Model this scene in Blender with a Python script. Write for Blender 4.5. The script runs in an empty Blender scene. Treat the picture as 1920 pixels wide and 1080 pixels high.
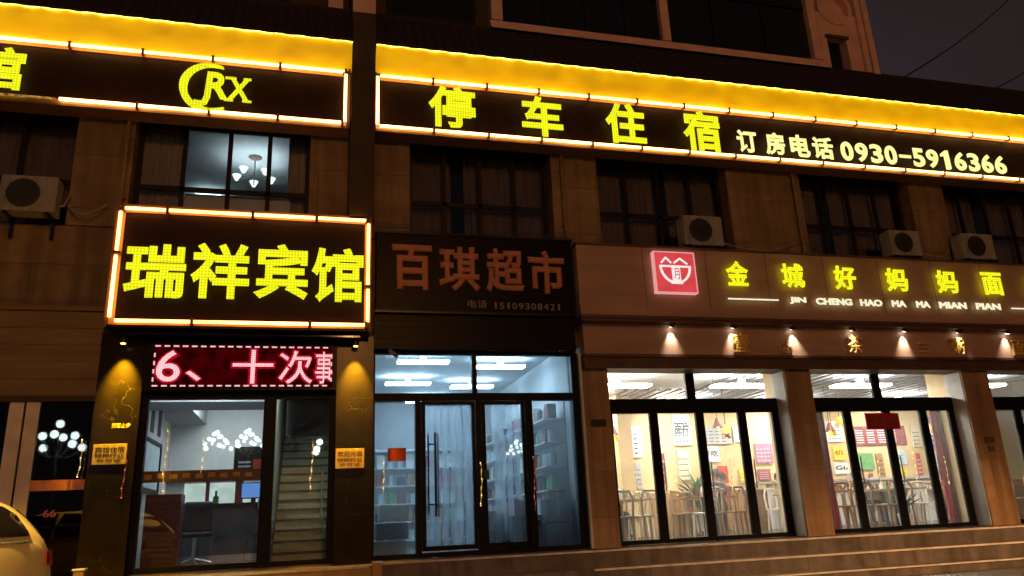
import bpy, math, random
from mathutils import Vector, Matrix
random.seed(7)
S = bpy.context.scene
COL = S.collection
R = math.radians
PI = math.pi

# ------------------------------------------------------------------ camera
YAW, PITCH, ROLL, FPX = 0.26499, 0.292598, -0.0457525, 1428.633
EYE = Vector((0, 0, 1.5))
fw = Vector((math.sin(YAW)*math.cos(PITCH), math.cos(YAW)*math.cos(PITCH), math.sin(PITCH)))
r0 = fw.cross(Vector((0, 0, 1))).normalized(); u0 = r0.cross(fw)
rt = math.cos(ROLL)*r0 + math.sin(ROLL)*u0
up = -math.sin(ROLL)*r0 + math.cos(ROLL)*u0
cam = bpy.data.cameras.new('camera'); cam.sensor_width = 36; cam.lens = FPX/1920*36
cam.clip_start = .05; cam.clip_end = 2000
camo = bpy.data.objects.new('camera', cam); COL.objects.link(camo)
camo.matrix_world = Matrix(((rt.x, up.x, -fw.x, EYE.x), (rt.y, up.y, -fw.y, EYE.y), (rt.z, up.z, -fw.z, EYE.z), (0, 0, 0, 1)))
S.camera = camo
def at(px, py, Y):
    """where the line of sight through a pixel of the photograph meets the plane y = Y"""
    d = rt*((px-960)/FPX) - up*((py-540)/FPX) + fw
    return EYE + d*(Y/d.y)

# ------------------------------------------------------------------ world, exposure
S.view_settings.view_transform = 'Standard'; S.view_settings.look = 'None'
S.view_settings.exposure = 0; S.view_settings.gamma = 1
S.cycles.use_adaptive_sampling = True; S.cycles.adaptive_threshold = .04; S.cycles.adaptive_min_samples = 24
S.cycles.use_denoising = True; S.cycles.denoiser = 'OPENIMAGEDENOISE'
S.cycles.sample_clamp_indirect = 4; S.cycles.sample_clamp_direct = 0
S.cycles.max_bounces = 8; S.cycles.diffuse_bounces = 3; S.cycles.glossy_bounces = 3
S.cycles.transmission_bounces = 4; S.cycles.transparent_max_bounces = 12
S.cycles.caustics_reflective = False; S.cycles.caustics_refractive = False
S.cycles.use_light_tree = True
S.cycles.time_limit = 600
W = bpy.data.worlds.new("World"); S.world = W; W.use_nodes = True
nt = W.node_tree; bg = nt.nodes['Background']
tc = nt.nodes.new('ShaderNodeTexCoord'); nz = nt.nodes.new('ShaderNodeTexNoise'); cr = nt.nodes.new('ShaderNodeValToRGB')
nz.inputs['Scale'].default_value = 3.2; nz.inputs['Detail'].default_value = 5
cr.color_ramp.elements[0].position = .35; cr.color_ramp.elements[0].color = (.017, .0125, .0125, 1)
cr.color_ramp.elements[1].position = .75; cr.color_ramp.elements[1].color = (.031, .021, .024, 1)
nt.links.new(tc.outputs['Generated'], nz.inputs['Vector']); nt.links.new(nz.outputs['Fac'], cr.inputs['Fac'])
nt.links.new(cr.outputs['Color'], bg.inputs['Color']); bg.inputs['Strength'].default_value = 1.0

# ------------------------------------------------------------------ materials
def newmat(name):
    m = bpy.data.materials.new(name); m.use_nodes = True
    return m, m.node_tree, m.node_tree.nodes['Principled BSDF']
def mat(name, col, rough=.7, var=.25, scale=3.0, metal=0.0, bump=0.0, bscale=60, spec=.5, stretch=None, col2=None, obj=True):
    m, t, b = newmat(name)
    b.inputs['Roughness'].default_value = rough; b.inputs['Metallic'].default_value = metal
    b.inputs['Specular IOR Level'].default_value = spec
    co = t.nodes.new('ShaderNodeTexCoord'); mp = t.nodes.new('ShaderNodeMapping')
    t.links.new(co.outputs['Object'], mp.inputs['Vector'])
    if stretch: mp.inputs['Scale'].default_value = stretch
    n = t.nodes.new('ShaderNodeTexNoise'); n.inputs['Scale'].default_value = scale; n.inputs['Detail'].default_value = 6
    n.inputs['Roughness'].default_value = .65
    t.links.new(mp.outputs['Vector'], n.inputs['Vector'])
    r = t.nodes.new('ShaderNodeValToRGB')
    c2 = col2 or tuple(min(1, c*(1+var)) for c in col)
    c1 = col if col2 else tuple(c*(1-var) for c in col)
    r.color_ramp.elements[0].position = .3; r.color_ramp.elements[1].position = .7
    r.color_ramp.elements[0].color = (*c1, 1); r.color_ramp.elements[1].color = (*c2, 1)
    t.links.new(n.outputs['Fac'], r.inputs['Fac']); t.links.new(r.outputs['Color'], b.inputs['Base Color'])
    if bump:
        n2 = t.nodes.new('ShaderNodeTexNoise'); n2.inputs['Scale'].default_value = bscale; n2.inputs['Detail'].default_value = 4
        t.links.new(mp.outputs['Vector'], n2.inputs['Vector'])
        bp = t.nodes.new('ShaderNodeBump'); bp.inputs['Strength'].default_value = bump; bp.inputs['Distance'].default_value = .01
        t.links.new(n2.outputs['Fac'], bp.inputs['Height']); t.links.new(bp.outputs['Normal'], b.inputs['Normal'])
    return m
def tiles(name, col, mortar, w, h, rough=.5, var=.15, msize=.01, off=0.5):
    """panelled / tiled wall in the xz plane, joints drawn in metres"""
    m = mat(name, col, rough, var)
    t = m.node_tree; b = t.nodes['Principled BSDF']
    co = t.nodes.new('ShaderNodeTexCoord'); sx = t.nodes.new('ShaderNodeSeparateXYZ'); cx = t.nodes.new('ShaderNodeCombineXYZ')
    t.links.new(co.outputs['Object'], sx.inputs[0]); 
    ad = t.nodes.new('ShaderNodeMath'); ad.operation = 'ADD'
    t.links.new(sx.outputs['X'], ad.inputs[0]); t.links.new(sx.outputs['Y'], ad.inputs[1])
    t.links.new(ad.outputs[0], cx.inputs['X']); t.links.new(sx.outputs['Z'], cx.inputs['Y'])
    br = t.nodes.new('ShaderNodeTexBrick'); br.offset = off; br.inputs['Scale'].default_value = 1
    br.inputs['Brick Width'].default_value = w; br.inputs['Row Height'].default_value = h
    br.inputs['Mortar Size'].default_value = msize; br.inputs['Mortar Smooth'].default_value = .3
    br.inputs['Mortar'].default_value = (*mortar, 1)
    t.links.new(cx.outputs[0], br.inputs['Vector'])
    old = b.inputs['Base Color'].links[0].from_socket
    gm = t.nodes.new('ShaderNodeMapping'); gm.inputs['Scale'].default_value = (5, 5, .35); gn = t.nodes.new('ShaderNodeTexNoise'); gn.inputs['Scale'].default_value = 1.1; gn.inputs['Detail'].default_value = 7
    gr = t.nodes.new('ShaderNodeValToRGB'); gr.color_ramp.elements[0].position = .32; gr.color_ramp.elements[1].position = .62
    gr.color_ramp.elements[0].color = (.5, .46, .42, 1); gr.color_ramp.elements[1].color = (1, 1, 1, 1)
    g2 = t.nodes.new('ShaderNodeMixRGB'); g2.blend_type = 'MULTIPLY'; g2.inputs['Fac'].default_value = .8
    t.links.new(co.outputs['Object'], gm.inputs[0]); t.links.new(gm.outputs[0], gn.inputs['Vector']); t.links.new(gn.outputs['Fac'], gr.inputs['Fac'])
    t.links.new(old, g2.inputs['Color1']); t.links.new(gr.outputs[0], g2.inputs['Color2']); old = g2.outputs[0]
    t.links.new(old, br.inputs['Color1'])
    mx = t.nodes.new('ShaderNodeMixRGB'); mx.blend_type = 'MULTIPLY'; mx.inputs['Fac'].default_value = 1
    mx.inputs['Color2'].default_value = (.8, .8, .8, 1); t.links.new(old, mx.inputs['Color1']); t.links.new(mx.outputs[0], br.inputs['Color2'])
    t.links.new(br.outputs['Color'], b.inputs['Base Color'])
    bp = t.nodes.new('ShaderNodeBump'); bp.inputs['Strength'].default_value = .5; bp.inputs['Distance'].default_value = .006; bp.invert = True
    t.links.new(br.outputs['Fac'], bp.inputs['Height']); t.links.new(bp.outputs['Normal'], b.inputs['Normal'])
    return m
def glow(name, col, strength, var=0.0, scale=30):
    m = bpy.data.materials.new(name); m.use_nodes = True; t = m.node_tree; t.nodes.clear()
    o = t.nodes.new('ShaderNodeOutputMaterial'); e = t.nodes.new('ShaderNodeEmission')
    e.inputs['Color'].default_value = (*col, 1); e.inputs['Strength'].default_value = strength
    if var:
        co = t.nodes.new('ShaderNodeTexCoord'); n = t.nodes.new('ShaderNodeTexNoise'); n.inputs['Scale'].default_value = scale
        mr = t.nodes.new('ShaderNodeMapRange'); mr.inputs['From Min'].default_value = .35; mr.inputs['From Max'].default_value = .65
        mr.inputs['To Min'].default_value = strength*(1-var); mr.inputs['To Max'].default_value = strength*(1+var)
        t.links.new(co.outputs['Object'], n.inputs['Vector']); t.links.new(n.outputs['Fac'], mr.inputs['Value']); t.links.new(mr.outputs[0], e.inputs['Strength'])
    t.links.new(e.outputs[0], o.inputs[0]); return m
def glass(name, tint=(1, 1, 1), refl=.06, fog=0.0, fogcol=(.6, .7, .8), fogscale=1.3):
    """thin architectural pane: clear film + mirror film, optionally fogged by condensation"""
    m = bpy.data.materials.new(name); m.use_nodes = True; t = m.node_tree; t.nodes.clear()
    o = t.nodes.new('ShaderNodeOutputMaterial'); tr = t.nodes.new('ShaderNodeBsdfTransparent'); gl = t.nodes.new('ShaderNodeBsdfGlossy')
    gl.inputs['Roughness'].default_value = .015; tr.inputs['Color'].default_value = (*tint, 1)
    fr = t.nodes.new('ShaderNodeLayerWeight'); fr.inputs['Blend'].default_value = .2
    mr = t.nodes.new('ShaderNodeMapRange'); mr.inputs['To Min'].default_value = refl; mr.inputs['To Max'].default_value = .8
    t.links.new(fr.outputs['Fresnel'], mr.inputs['Value'])
    mr.inputs['From Min'].default_value = .04
    mx = t.nodes.new('ShaderNodeMixShader'); t.links.new(mr.outputs[0], mx.inputs[0])
    src = tr.outputs[0]
    if fog:
        tl = t.nodes.new('ShaderNodeBsdfTranslucent'); tl.inputs['Color'].default_value = (*fogcol, 1)
        df = t.nodes.new('ShaderNodeBsdfDiffuse'); df.inputs['Color'].default_value = (*fogcol, 1)
        co = t.nodes.new('ShaderNodeTexCoord'); mp = t.nodes.new('ShaderNodeMapping'); mp.inputs['Scale'].default_value = (2.2, 1, .45)
        n = t.nodes.new('ShaderNodeTexNoise'); n.inputs['Scale'].default_value = fogscale; n.inputs['Detail'].default_value = 5
        r2 = t.nodes.new('ShaderNodeMapRange'); r2.inputs['From Min'].default_value = .3; r2.inputs['From Max'].default_value = .7
        r2.inputs['To Min'].default_value = fog*.8; r2.inputs['To Max'].default_value = min(1, fog*1.2)
        t.links.new(co.outputs['Object'], mp.inputs[0]); t.links.new(mp.outputs[0], n.inputs['Vector']); t.links.new(n.outputs['Fac'], r2.inputs['Value'])
        m2 = t.nodes.new('ShaderNodeMixShader'); t.links.new(r2.outputs[0], m2.inputs[0])
        t.links.new(tr.outputs[0], m2.inputs[1]); t.links.new(tl.outputs[0], m2.inputs[2]); src = m2.outputs[0]
    t.links.new(src, mx.inputs[1]); t.links.new(gl.outputs[0], mx.inputs[2]); t.links.new(mx.outputs[0], o.inputs[0])
    return m
def marble(name, base, vein, rough=.12, scale=1.3):
    m = mat(name, base, rough, .3, spec=.12)
    t = m.node_tree; b = t.nodes['Principled BSDF']
    co = t.nodes.new('ShaderNodeTexCoord'); n = t.nodes.new('ShaderNodeTexNoise'); n.inputs['Scale'].default_value = scale*1.2
    n.inputs['Detail'].default_value = 4
    mv = t.nodes.new('ShaderNodeVectorMath'); mv.operation = 'ADD'
    t.links.new(co.outputs['Object'], n.inputs['Vector']); t.links.new(co.outputs['Object'], mv.inputs[0]); t.links.new(n.outputs['Color'], mv.inputs[1])
    v = t.nodes.new('ShaderNodeTexVoronoi'); v.feature = 'DISTANCE_TO_EDGE'; v.inputs['Scale'].default_value = scale
    t.links.new(mv.outputs[0], v.inputs['Vector'])
    mr = t.nodes.new('ShaderNodeMapRange'); mr.inputs['From Min'].default_value = .0; mr.inputs['From Max'].default_value = .0045
    mr.inputs['To Min'].default_value = 1; mr.inputs['To Max'].default_value = 0
    t.links.new(v.outputs['Distance'], mr.inputs['Value'])
    n2 = t.nodes.new('ShaderNodeTexNoise'); n2.inputs['Scale'].default_value = 2.1
    r2 = t.nodes.new('ShaderNodeMapRange'); r2.inputs['From Min'].default_value = .5; r2.inputs['From Max'].default_value = .75
    t.links.new(co.outputs['Object'], n2.inputs['Vector']); t.links.new(n2.outputs['Fac'], r2.inputs['Value'])
    mu = t.nodes.new('ShaderNodeMath'); mu.operation = 'MULTIPLY'; t.links.new(mr.outputs[0], mu.inputs[0]); t.links.new(r2.outputs[0], mu.inputs[1]); m3 = t.nodes.new('ShaderNodeMath'); m3.operation = 'MULTIPLY'; m3.inputs[1].default_value = .5; t.links.new(mu.outputs[0], m3.inputs[0]); mu = m3
    mx = t.nodes.new('ShaderNodeMixRGB'); mx.inputs['Color2'].default_value = (*vein, 1)
    old = b.inputs['Base Color'].links[0].from_socket
    t.links.new(old, mx.inputs['Color1']); t.links.new(mu.outputs[0], mx.inputs['Fac']); t.links.new(mx.outputs[0], b.inputs['Base Color'])
    return m
M = {}
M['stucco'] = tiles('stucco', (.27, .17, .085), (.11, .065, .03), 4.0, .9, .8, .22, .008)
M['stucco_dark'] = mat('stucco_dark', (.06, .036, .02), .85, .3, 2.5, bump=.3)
M['pink_stucco'] = mat('pink_stucco', (.75, .46, .34), .8, .15, 2.5, bump=.25)
M['siding'] = mat('siding', (.21, .13, .06), .7, .25, 1.5, stretch=(.4, 1, 3))
M['brown_clad'] = mat('brown_clad', (.43, .26, .18), .5, .2, 1.4, stretch=(.5, 1, 2.5))
M['brown_pier'] = tiles('brown_pier', (.44, .26, .13), (.24, .14, .07), 1.2, .72, .5, .14, .006, 0)
M['brown_dark'] = mat('brown_dark', (.10, .048, .032), .5, .3)
M['reveal'] = mat('reveal', (.62, .6, .54), .5, .12)
M['frame'] = mat('frame', (.006, .006, .007), .45, .3, spec=.12)
M['frame_win'] = mat('frame_win', (.014, .01, .008), .5, .3, spec=.2)
M['black_panel'] = mat('black_panel', (.006, .0035, .003), .35, .3, 6, spec=.12)
M['sign_panel'] = mat('sign_panel', (.018, .006, .003), .5, .3, 4, spec=.15)
M['frame_brown'] = mat('frame_brown', (.2, .1, .045), .5, .2)
M['yellow_board'] = mat('yellow_board', (.8, .56, .12), .6, .12, 1.2, stretch=(.5, 1, 4))
M['roof_tile'] = mat('roof_tile', (.024, .011, .008), .8, .35, 6)
M['marble'] = marble('marble', (.02, .013, .006), (.34, .24, .1), .22)
M['gloss_black'] = mat('gloss_black', (.006, .005, .005), .05, .1, spec=1.0)
M['halo_orange'] = mat('halo_orange', (.6, .3, .08), .5, .15)  # orange backing that imitates the halo round the tubes
M['stone_step'] = tiles('stone_step', (.19, .155, .13), (.11, .085, .07), 1.35, 6, .3, .35, .012, 0)
M['stone_nosing'] = mat('stone_nosing', (.72, .64, .56), .25, .3, 5)
M['step_warm'] = mat('step_warm', (.42, .24, .09), .3, .3, 4)
M['pavement'] = tiles('pavement', (.13, .12, .07), (.05, .045, .03), .4, .4, .45, .25, .008)
M['asphalt'] = mat('asphalt', (.045, .043, .042), .55, .3, 30, bump=.5, bscale=120)
M['kerb'] = mat('kerb', (.28, .27, .25), .7, .2, 6)
M['white_wall'] = mat('white_wall', (.72, .72, .7), .8, .06)
M['grey_wall'] = mat('grey_wall', (.42, .43, .44), .8, .1)
M['beige_wall'] = mat('beige_wall', (.72, .53, .27), .75, .12, 1.2)
M['wood'] = mat('wood', (.36, .2, .08), .5, .2, 4, stretch=(1, 1, 6))
M['wood_red'] = mat('wood_red', (.13, .03, .018), .4, .35, 5, stretch=(1, 1, 8))
M['grey_floor'] = tiles('grey_floor', (.16, .14, .12), (.08, .07, .06), .6, .6, .12, .15)
M['metal'] = mat('metal', (.55, .55, .56), .3, .1, metal=1)
M['black_metal'] = mat('black_metal', (.02, .02, .022), .3, .2, metal=.6)
M['black_plastic'] = mat('black_plastic', (.02, .02, .022), .5, .2)
M['ac_white'] = mat('ac_white', (.27, .25, .22), .6, .35, 5, stretch=(2, 2, .5))
M['ac_dark'] = mat('ac_dark', (.03, .025, .02), .6, .2)
M['curtain'] = mat('curtain', (.42, .34, .28), .9, .3, 2, stretch=(8, 1, .5))
M['gold'] = mat('gold', (.9, .55, .14), .35, .15, 20, metal=.35)
M['gold_plate'] = mat('gold_plate', (.95, .6, .12), .35, .2, 12, metal=.4)
M['ink'] = mat('ink', (.02, .012, .008), .6, .1)
M['unlit_orange'] = mat('unlit_orange', (.5, .18, .085), .5, .15, 5)
M['unlit_white'] = mat('unlit_white', (.3, .27, .24), .6, .1)
M['glow_fascia'] = mat('glow_fascia', (.80, .56, .015), .5, .1, 1.5, stretch=(.6, 1, 2))
_b = M['glow_fascia'].node_tree.nodes['Principled BSDF']; _b.inputs['Emission Color'].default_value = (1, .49, .001, 1); _b.inputs['Emission Strength'].default_value = .52  # emission added to the board so it glows beside the tube light
_t = M['glow_fascia'].node_tree; _c = _t.nodes.new('ShaderNodeTexCoord'); _m = _t.nodes.new('ShaderNodeMapping'); _m.inputs['Scale'].default_value = (1.3, 1, 2.5)
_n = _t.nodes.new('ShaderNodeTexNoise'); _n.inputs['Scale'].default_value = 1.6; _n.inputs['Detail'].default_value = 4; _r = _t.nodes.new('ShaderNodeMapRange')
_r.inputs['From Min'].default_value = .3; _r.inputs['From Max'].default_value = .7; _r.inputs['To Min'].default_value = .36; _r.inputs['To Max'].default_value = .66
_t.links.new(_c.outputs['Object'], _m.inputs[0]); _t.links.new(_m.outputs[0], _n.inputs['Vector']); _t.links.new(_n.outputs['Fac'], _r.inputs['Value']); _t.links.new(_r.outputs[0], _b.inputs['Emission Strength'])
M['led_strip'] = glow('led_strip', (1, .82, .12), 3.4, .5, 9)
M['tube'] = glow('tube', (1, .50, .15), 7.5, .3, 1.3)
M['tube_warm'] = glow('tube_warm', (1, .38, .10), 6.6, .35, 1.3)
M['tube_dim'] = glow('tube_dim', (1, .5, .1), .35, .8, 14)
def leds(name, col, strength, pitch, lo=.55):
    m = glow(name, col, strength); t = m.node_tree; e = [n for n in t.nodes if n.type == 'EMISSION'][0]
    co = t.nodes.new('ShaderNodeTexCoord'); sx = t.nodes.new('ShaderNodeSeparateXYZ'); t.links.new(co.outputs['Object'], sx.inputs[0]); w = []
    for a in ('X', 'Z'):
        q = t.nodes.new('ShaderNodeMath'); q.operation = 'MULTIPLY'; q.inputs[1].default_value = 2*PI/pitch; t.links.new(sx.outputs[a], q.inputs[0])
        c = t.nodes.new('ShaderNodeMath'); c.operation = 'COSINE'; t.links.new(q.outputs[0], c.inputs[0]); w.append(c)
    ad = t.nodes.new('ShaderNodeMath'); ad.operation = 'ADD'; t.links.new(w[0].outputs[0], ad.inputs[0]); t.links.new(w[1].outputs[0], ad.inputs[1])
    mr = t.nodes.new('ShaderNodeMapRange'); mr.inputs['From Min'].default_value = -1; mr.inputs['From Max'].default_value = 2
    mr.inputs['To Min'].default_value = strength*lo; mr.inputs['To Max'].default_value = strength*1.5; t.links.new(ad.outputs[0], mr.inputs['Value'])
    n = t.nodes.new('ShaderNodeTexNoise'); n.inputs['Scale'].default_value = 2.5; t.links.new(co.outputs['Object'], n.inputs['Vector'])
    m2 = t.nodes.new('ShaderNodeMapRange'); m2.inputs['From Min'].default_value = .3; m2.inputs['From Max'].default_value = .7; m2.inputs['To Min'].default_value = .93; m2.inputs['To Max'].default_value = 1.08
    t.links.new(n.outputs['Fac'], m2.inputs['Value']); mu = t.nodes.new('ShaderNodeMath'); mu.operation = 'MULTIPLY'
    t.links.new(mr.outputs[0], mu.inputs[0]); t.links.new(m2.outputs[0], mu.inputs[1]); t.links.new(mu.outputs[0], e.inputs['Strength']); return m
M['letter'] = leds('letter', (.9, .9, .012), .92, .045, .88)
M['letter_small'] = glow('letter_small', (1.0, .95, .32), 1.15, .15, 30)
M['letter_white'] = glow('letter_white', (1.0, .93, .6), 1.0, .1, 30)
M['led_white'] = leds('led_white', (1, .56, .58), 1.0, .03, .75)
M['led_halo'] = glow('led_halo', (.75, .004, .025), .55, .35, 30)
M['led_back'] = glow('led_back', (.5, .002, .012), .07, .6, 6)
M['logo_red'] = glow('logo_red', (.9, .08, .09), .75, .1, 6)
M['logo_white'] = glow('logo_white', (1, .82, .78), 1.0)
M['logo_rim'] = glow('logo_rim', (1, .42, .4), .8)
M['globe'] = glow('globe', (.86, 1, .98), 14)
M['globe_far'] = glow('globe_far', (.9, .96, 1), 16)
M['lamp_cool'] = glow('lamp_cool', (.83, .95, 1.0), 26)
M['lamp_cool_hi'] = glow('lamp_cool_hi', (.66, .86, 1.0), 38)
M['bulb_cool'] = glow('bulb_cool', (.75, .95, 1), 130)
M['lamp_day'] = glow('lamp_day', (1, .97, .9), 70)
M['lamp_spot'] = glow('lamp_spot', (1, .86, .68), 9)
M['lamp_gold'] = glow('lamp_gold', (1, .62, .12), 4)
M['glint'] = glow('glint', (1, .6, .18), 2.4, .7, 18)  # glow of the added strings that imitate reflections
M['glint_red'] = glow('glint_red', (1, .22, .08), .8, .8, 18)
M['screen'] = glow('screen', (.16, .36, .9), .8)
M['glass'] = glass('glass', (.93, .95, .95), .07)
M['glass_rest'] = glass('glass_rest', (.95, .96, .95), .05, .05, (.8, .8, .75), 5)
M['glass_fog'] = glass('glass_fog', (.80, .89, .95), .07, .13, (.7, .82, .92))
M['glass_dark'] = glass('glass_dark', (.55, .55, .55), .07)
M['glass_up'] = glass('glass_up', (.75, .73, .7), .08)
M['strip'] = glass('strip', (.85, .9, .95), .1, .35, (.8, .85, .92), 6)
M['paint_pearl'] = mat('paint_pearl', (.82, .66, .3), .35, .04, spec=.6)
M['car_glass'] = mat('car_glass', (.012, .01, .01), .06, .1, spec=.8)
M['rubber'] = mat('rubber', (.02, .02, .02), .8, .2)
M['alloy'] = mat('alloy', (.6, .6, .62), .3, .1, metal=.9)
M['lens_red'] = mat('lens_red', (.45, .02, .015), .15, .1)
M['red_paper'] = mat('red_paper', (.5, .05, .025), .7, .15)
M['red_cloth'] = mat('red_cloth', (.42, .01, .012), .8, .4, 3, stretch=(9, 1, .4))
M['maroon'] = mat('maroon', (.25, .05, .06), .7, .5, 12)
M['white'] = mat('white', (.78, .78, .76), .6, .1)
M['pale_board'] = mat('pale_board', (.5, .62, .66), .6, .15, 5)
M['purple'] = mat('purple', (.32, .13, .22), .6, .5, 14)
M['blue_poster'] = mat('blue_poster', (.08, .3, .75), .5, .4, 9)
M['yellow'] = mat('yellow', (.8, .6, .05), .6, .3, 9)
M['green'] = mat('green', (.12, .3, .1), .7, .4, 9)
M['leaf'] = mat('leaf', (.05, .12, .04), .7, .4, 9)
M['skin'] = mat('skin', (.55, .33, .22), .6, .08)
M['hair'] = mat('hair', (.015, .012, .012), .7, .2)
M['cloth_navy'] = mat('cloth_navy', (.03, .035, .06), .85, .3)
M['cloth_white'] = mat('cloth_white', (.6, .6, .6), .85, .15)
M['cloth_red'] = mat('cloth_red', (.4, .06, .06), .85, .2)
M['tarp'] = mat('tarp', (.02, .01, .009), .6, .5, 5, bump=.6, bscale=8)
M['grey_slat'] = mat('grey_slat', (.09, .09, .10), .6, .2)
M['green_step'] = mat('green_step', (.46, .48, .36), .4, .2, 3)
M['rail_lit_orange'] = mat('rail_lit_orange', (.8, .26, .1), .45, .25, 7)  # white rail with the orange light put into its colour
M['white_frame'] = mat('white_frame', (.72, .6, .52), .5, .2, 3)
M['frosted'] = mat('frosted', (.2, .2, .19), .5, col2=(.7, .68, .62), scale=5, stretch=(9, 1, .8))
M['gold_dim'] = mat('gold_dim', (.4, .24, .06), .5, .3, 12)
M['film'] = glass('film', (.85, .85, .83), .06, .38, (.6, .6, .56), 7)
M['cream'] = mat('cream', (.7, .62, .45), .5, .15)
M['mirror'] = mat('mirror', (.6, .65, .7), .08, .05, metal=1)

# ------------------------------------------------------------------ mesh builder, naming
WLOC = {}
class MB:
    def __init__(s): s.v = []; s.f = []; s.sm = []
    def add(s, vs, fs, smooth=False):
        n = len(s.v); s.v += [Vector(v) for v in vs]; s.f += [tuple(i+n for i in f) for f in fs]; s.sm += [smooth]*len(fs); return s
    def box(s, x0, x1, y0, y1, z0, z1):
        v = [(x0, y0, z0), (x1, y0, z0), (x1, y1, z0), (x0, y1, z0), (x0, y0, z1), (x1, y0, z1), (x1, y1, z1), (x0, y1, z1)]
        return s.add(v, [(0, 3, 2, 1), (4, 5, 6, 7), (0, 1, 5, 4), (1, 2, 6, 5), (2, 3, 7, 6), (3, 0, 4, 7)])
    def bar(s, p, q, r, n=8, r2=None, caps=True):
        p = Vector(p); q = Vector(q); r2 = r if r2 is None else r2
        d = (q-p).normalized(); a = d.cross(Vector((0, 0, 1)) if abs(d.z) < .9 else Vector((1, 0, 0))).normalized(); b = d.cross(a)
        vs = []
        for c, rr in ((p, r), (q, r2)):
            for i in range(n): t = 2*PI*i/n; vs.append(c + a*rr*math.cos(t) + b*rr*math.sin(t))
        fs = [(i, (i+1) % n, n+(i+1) % n, n+i) for i in range(n)]
        s.add(vs, fs, True)
        if caps: s.add(vs, [tuple(range(n))[::-1], tuple(range(n, 2*n))])
        return s
    def path(s, pts, r, n=6):
        for a, b in zip(pts[:-1], pts[1:]): s.bar(a, b, r, n, caps=False)
        return s
    def ball(s, c, r, n=10, m=7, sx=1, sy=1, sz=1):
        c = Vector(c); vs = [c+Vector((0, 0, r*sz))]
        for j in range(1, m):
            ph = PI*j/m
            for i in range(n): t = 2*PI*i/n; vs.append(c+Vector((r*sx*math.sin(ph)*math.cos(t), r*sy*math.sin(ph)*math.sin(t), r*sz*math.cos(ph))))
        vs.append(c-Vector((0, 0, r*sz))); fs = []
        for i in range(n): fs.append((0, 1+i, 1+(i+1) % n))
        for j in range(m-2):
            for i in range(n): a = 1+j*n+i; b = 1+j*n+(i+1) % n; fs.append((a, a+n, b+n, b))
        L = len(vs)-1; k = 1+(m-2)*n
        for i in range(n): fs.append((L, k+(i+1) % n, k+i))
        return s.add(vs, fs, True)
    def prism(s, poly, y0, y1):
        """xz polygon extruded along y"""
        n = len(poly); vs = [(x, y0, z) for x, z in poly]+[(x, y1, z) for x, z in poly]
        return s.add(vs, [tuple(range(n)), tuple(range(n, 2*n))[::-1]]+[(i, i+n, (i+1) % n+n, (i+1) % n) for i in range(n)])
    def slab(s, poly, x0, x1):
        """yz polygon extruded along x"""
        n = len(poly); vs = [(x0, y, z) for y, z in poly]+[(x1, y, z) for y, z in poly]
        return s.add(vs, [tuple(range(n))[::-1], tuple(range(n, 2*n))]+[(i, (i+1) % n, (i+1) % n+n, i+n) for i in range(n)])
    def loft(s, rings, close=True, caps=True):
        n = len(rings[0]); vs = [p for r in rings for p in r]; fs = []
        for j in range(len(rings)-1):
            for i in range(n if close else n-1): a = j*n+i; b = j*n+(i+1) % n; fs.append((a, b, b+n, a+n))
        s.add(vs, fs, True)
        if caps: s.add(rings[0]+rings[-1], [tuple(range(n))[::-1], tuple(range(n, 2*n))])
        return s
    def merge(s, me, T):
        s.add([T(v.co) for v in me.vertices], [tuple(p.vertices) for p in me.polygons]); return s
    def build(s, name, m, parent=None, bevel=0, recalc=True):
        me = bpy.data.meshes.new(name)
        off = WLOC.get(parent.name, Vector((0, 0, 0))) if parent else Vector((0, 0, 0))
        me.from_pydata([v-off for v in s.v], [], s.f); me.update()
        for p, sm in zip(me.polygons, s.sm): p.use_smooth = sm
        if recalc:
            import bmesh
            b = bmesh.new(); b.from_mesh(me); bmesh.ops.recalc_face_normals(b, faces=b.faces); b.to_mesh(me); b.free()
        o = bpy.data.objects.new(name, me); COL.objects.link(o)
        me.materials.append(M[m] if isinstance(m, str) else m)
        if parent: o.parent = parent
        WLOC[o.name] = off
        if bevel:
            bv = o.modifiers.new('bevel', 'BEVEL'); bv.width = bevel; bv.segments = 2; bv.limit_method = 'ANGLE'
        return o
def B(name, m, parent, *boxes, bevel=0):
    mb = MB()
    for b in boxes: mb.box(*b)
    return mb.build(name, m, parent, bevel)
def Bs(name, m, parent, *boxes, bevel=0):
    return [B(name, m, parent, b, bevel=bevel) for b in boxes]
def thing(name, loc, label, cat, group=None, kind=None):
    o = bpy.data.objects.new(name, None); COL.objects.link(o); o.location = loc; o.empty_display_size = .2
    WLOC[o.name] = Vector(loc); tag(o, label, cat, group, kind); return o
def tag(o, label=None, cat=None, group=None, kind=None):
    if label: o['label'] = label
    if cat: o['category'] = cat
    if group: o['group'] = group
    if kind: o['kind'] = kind
    return o
def structure(o): o['kind'] = 'structure'; return o
def dup(root, loc, label=None, rotz=None):
    def cp(o, par):
        c = o.copy(); COL.objects.link(c)
        if par: c.parent = par
        for ch in list(o.children): cp(ch, c)
        return c
    r = cp(root, None); r.location = loc
    if rotz is not None: r.rotation_euler = (0, 0, rotz)
    if label: r['label'] = label
    return r
_tx = {}
def glyph(body, bold):
    k = (body, bold)
    if k not in _tx:
        c = bpy.data.curves.new('t', 'FONT'); c.body = body; c.size = 1; c.extrude = .02; c.bevel_depth = bold; c.bevel_resolution = 0; c.resolution_u = 5
        o = bpy.data.objects.new('t', c); COL.objects.link(o); bpy.context.view_layer.update()
        me = bpy.data.meshes.new_from_object(o.evaluated_get(bpy.context.evaluated_depsgraph_get()))
        bpy.data.objects.remove(o); _tx[k] = me
    return _tx[k]
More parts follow.
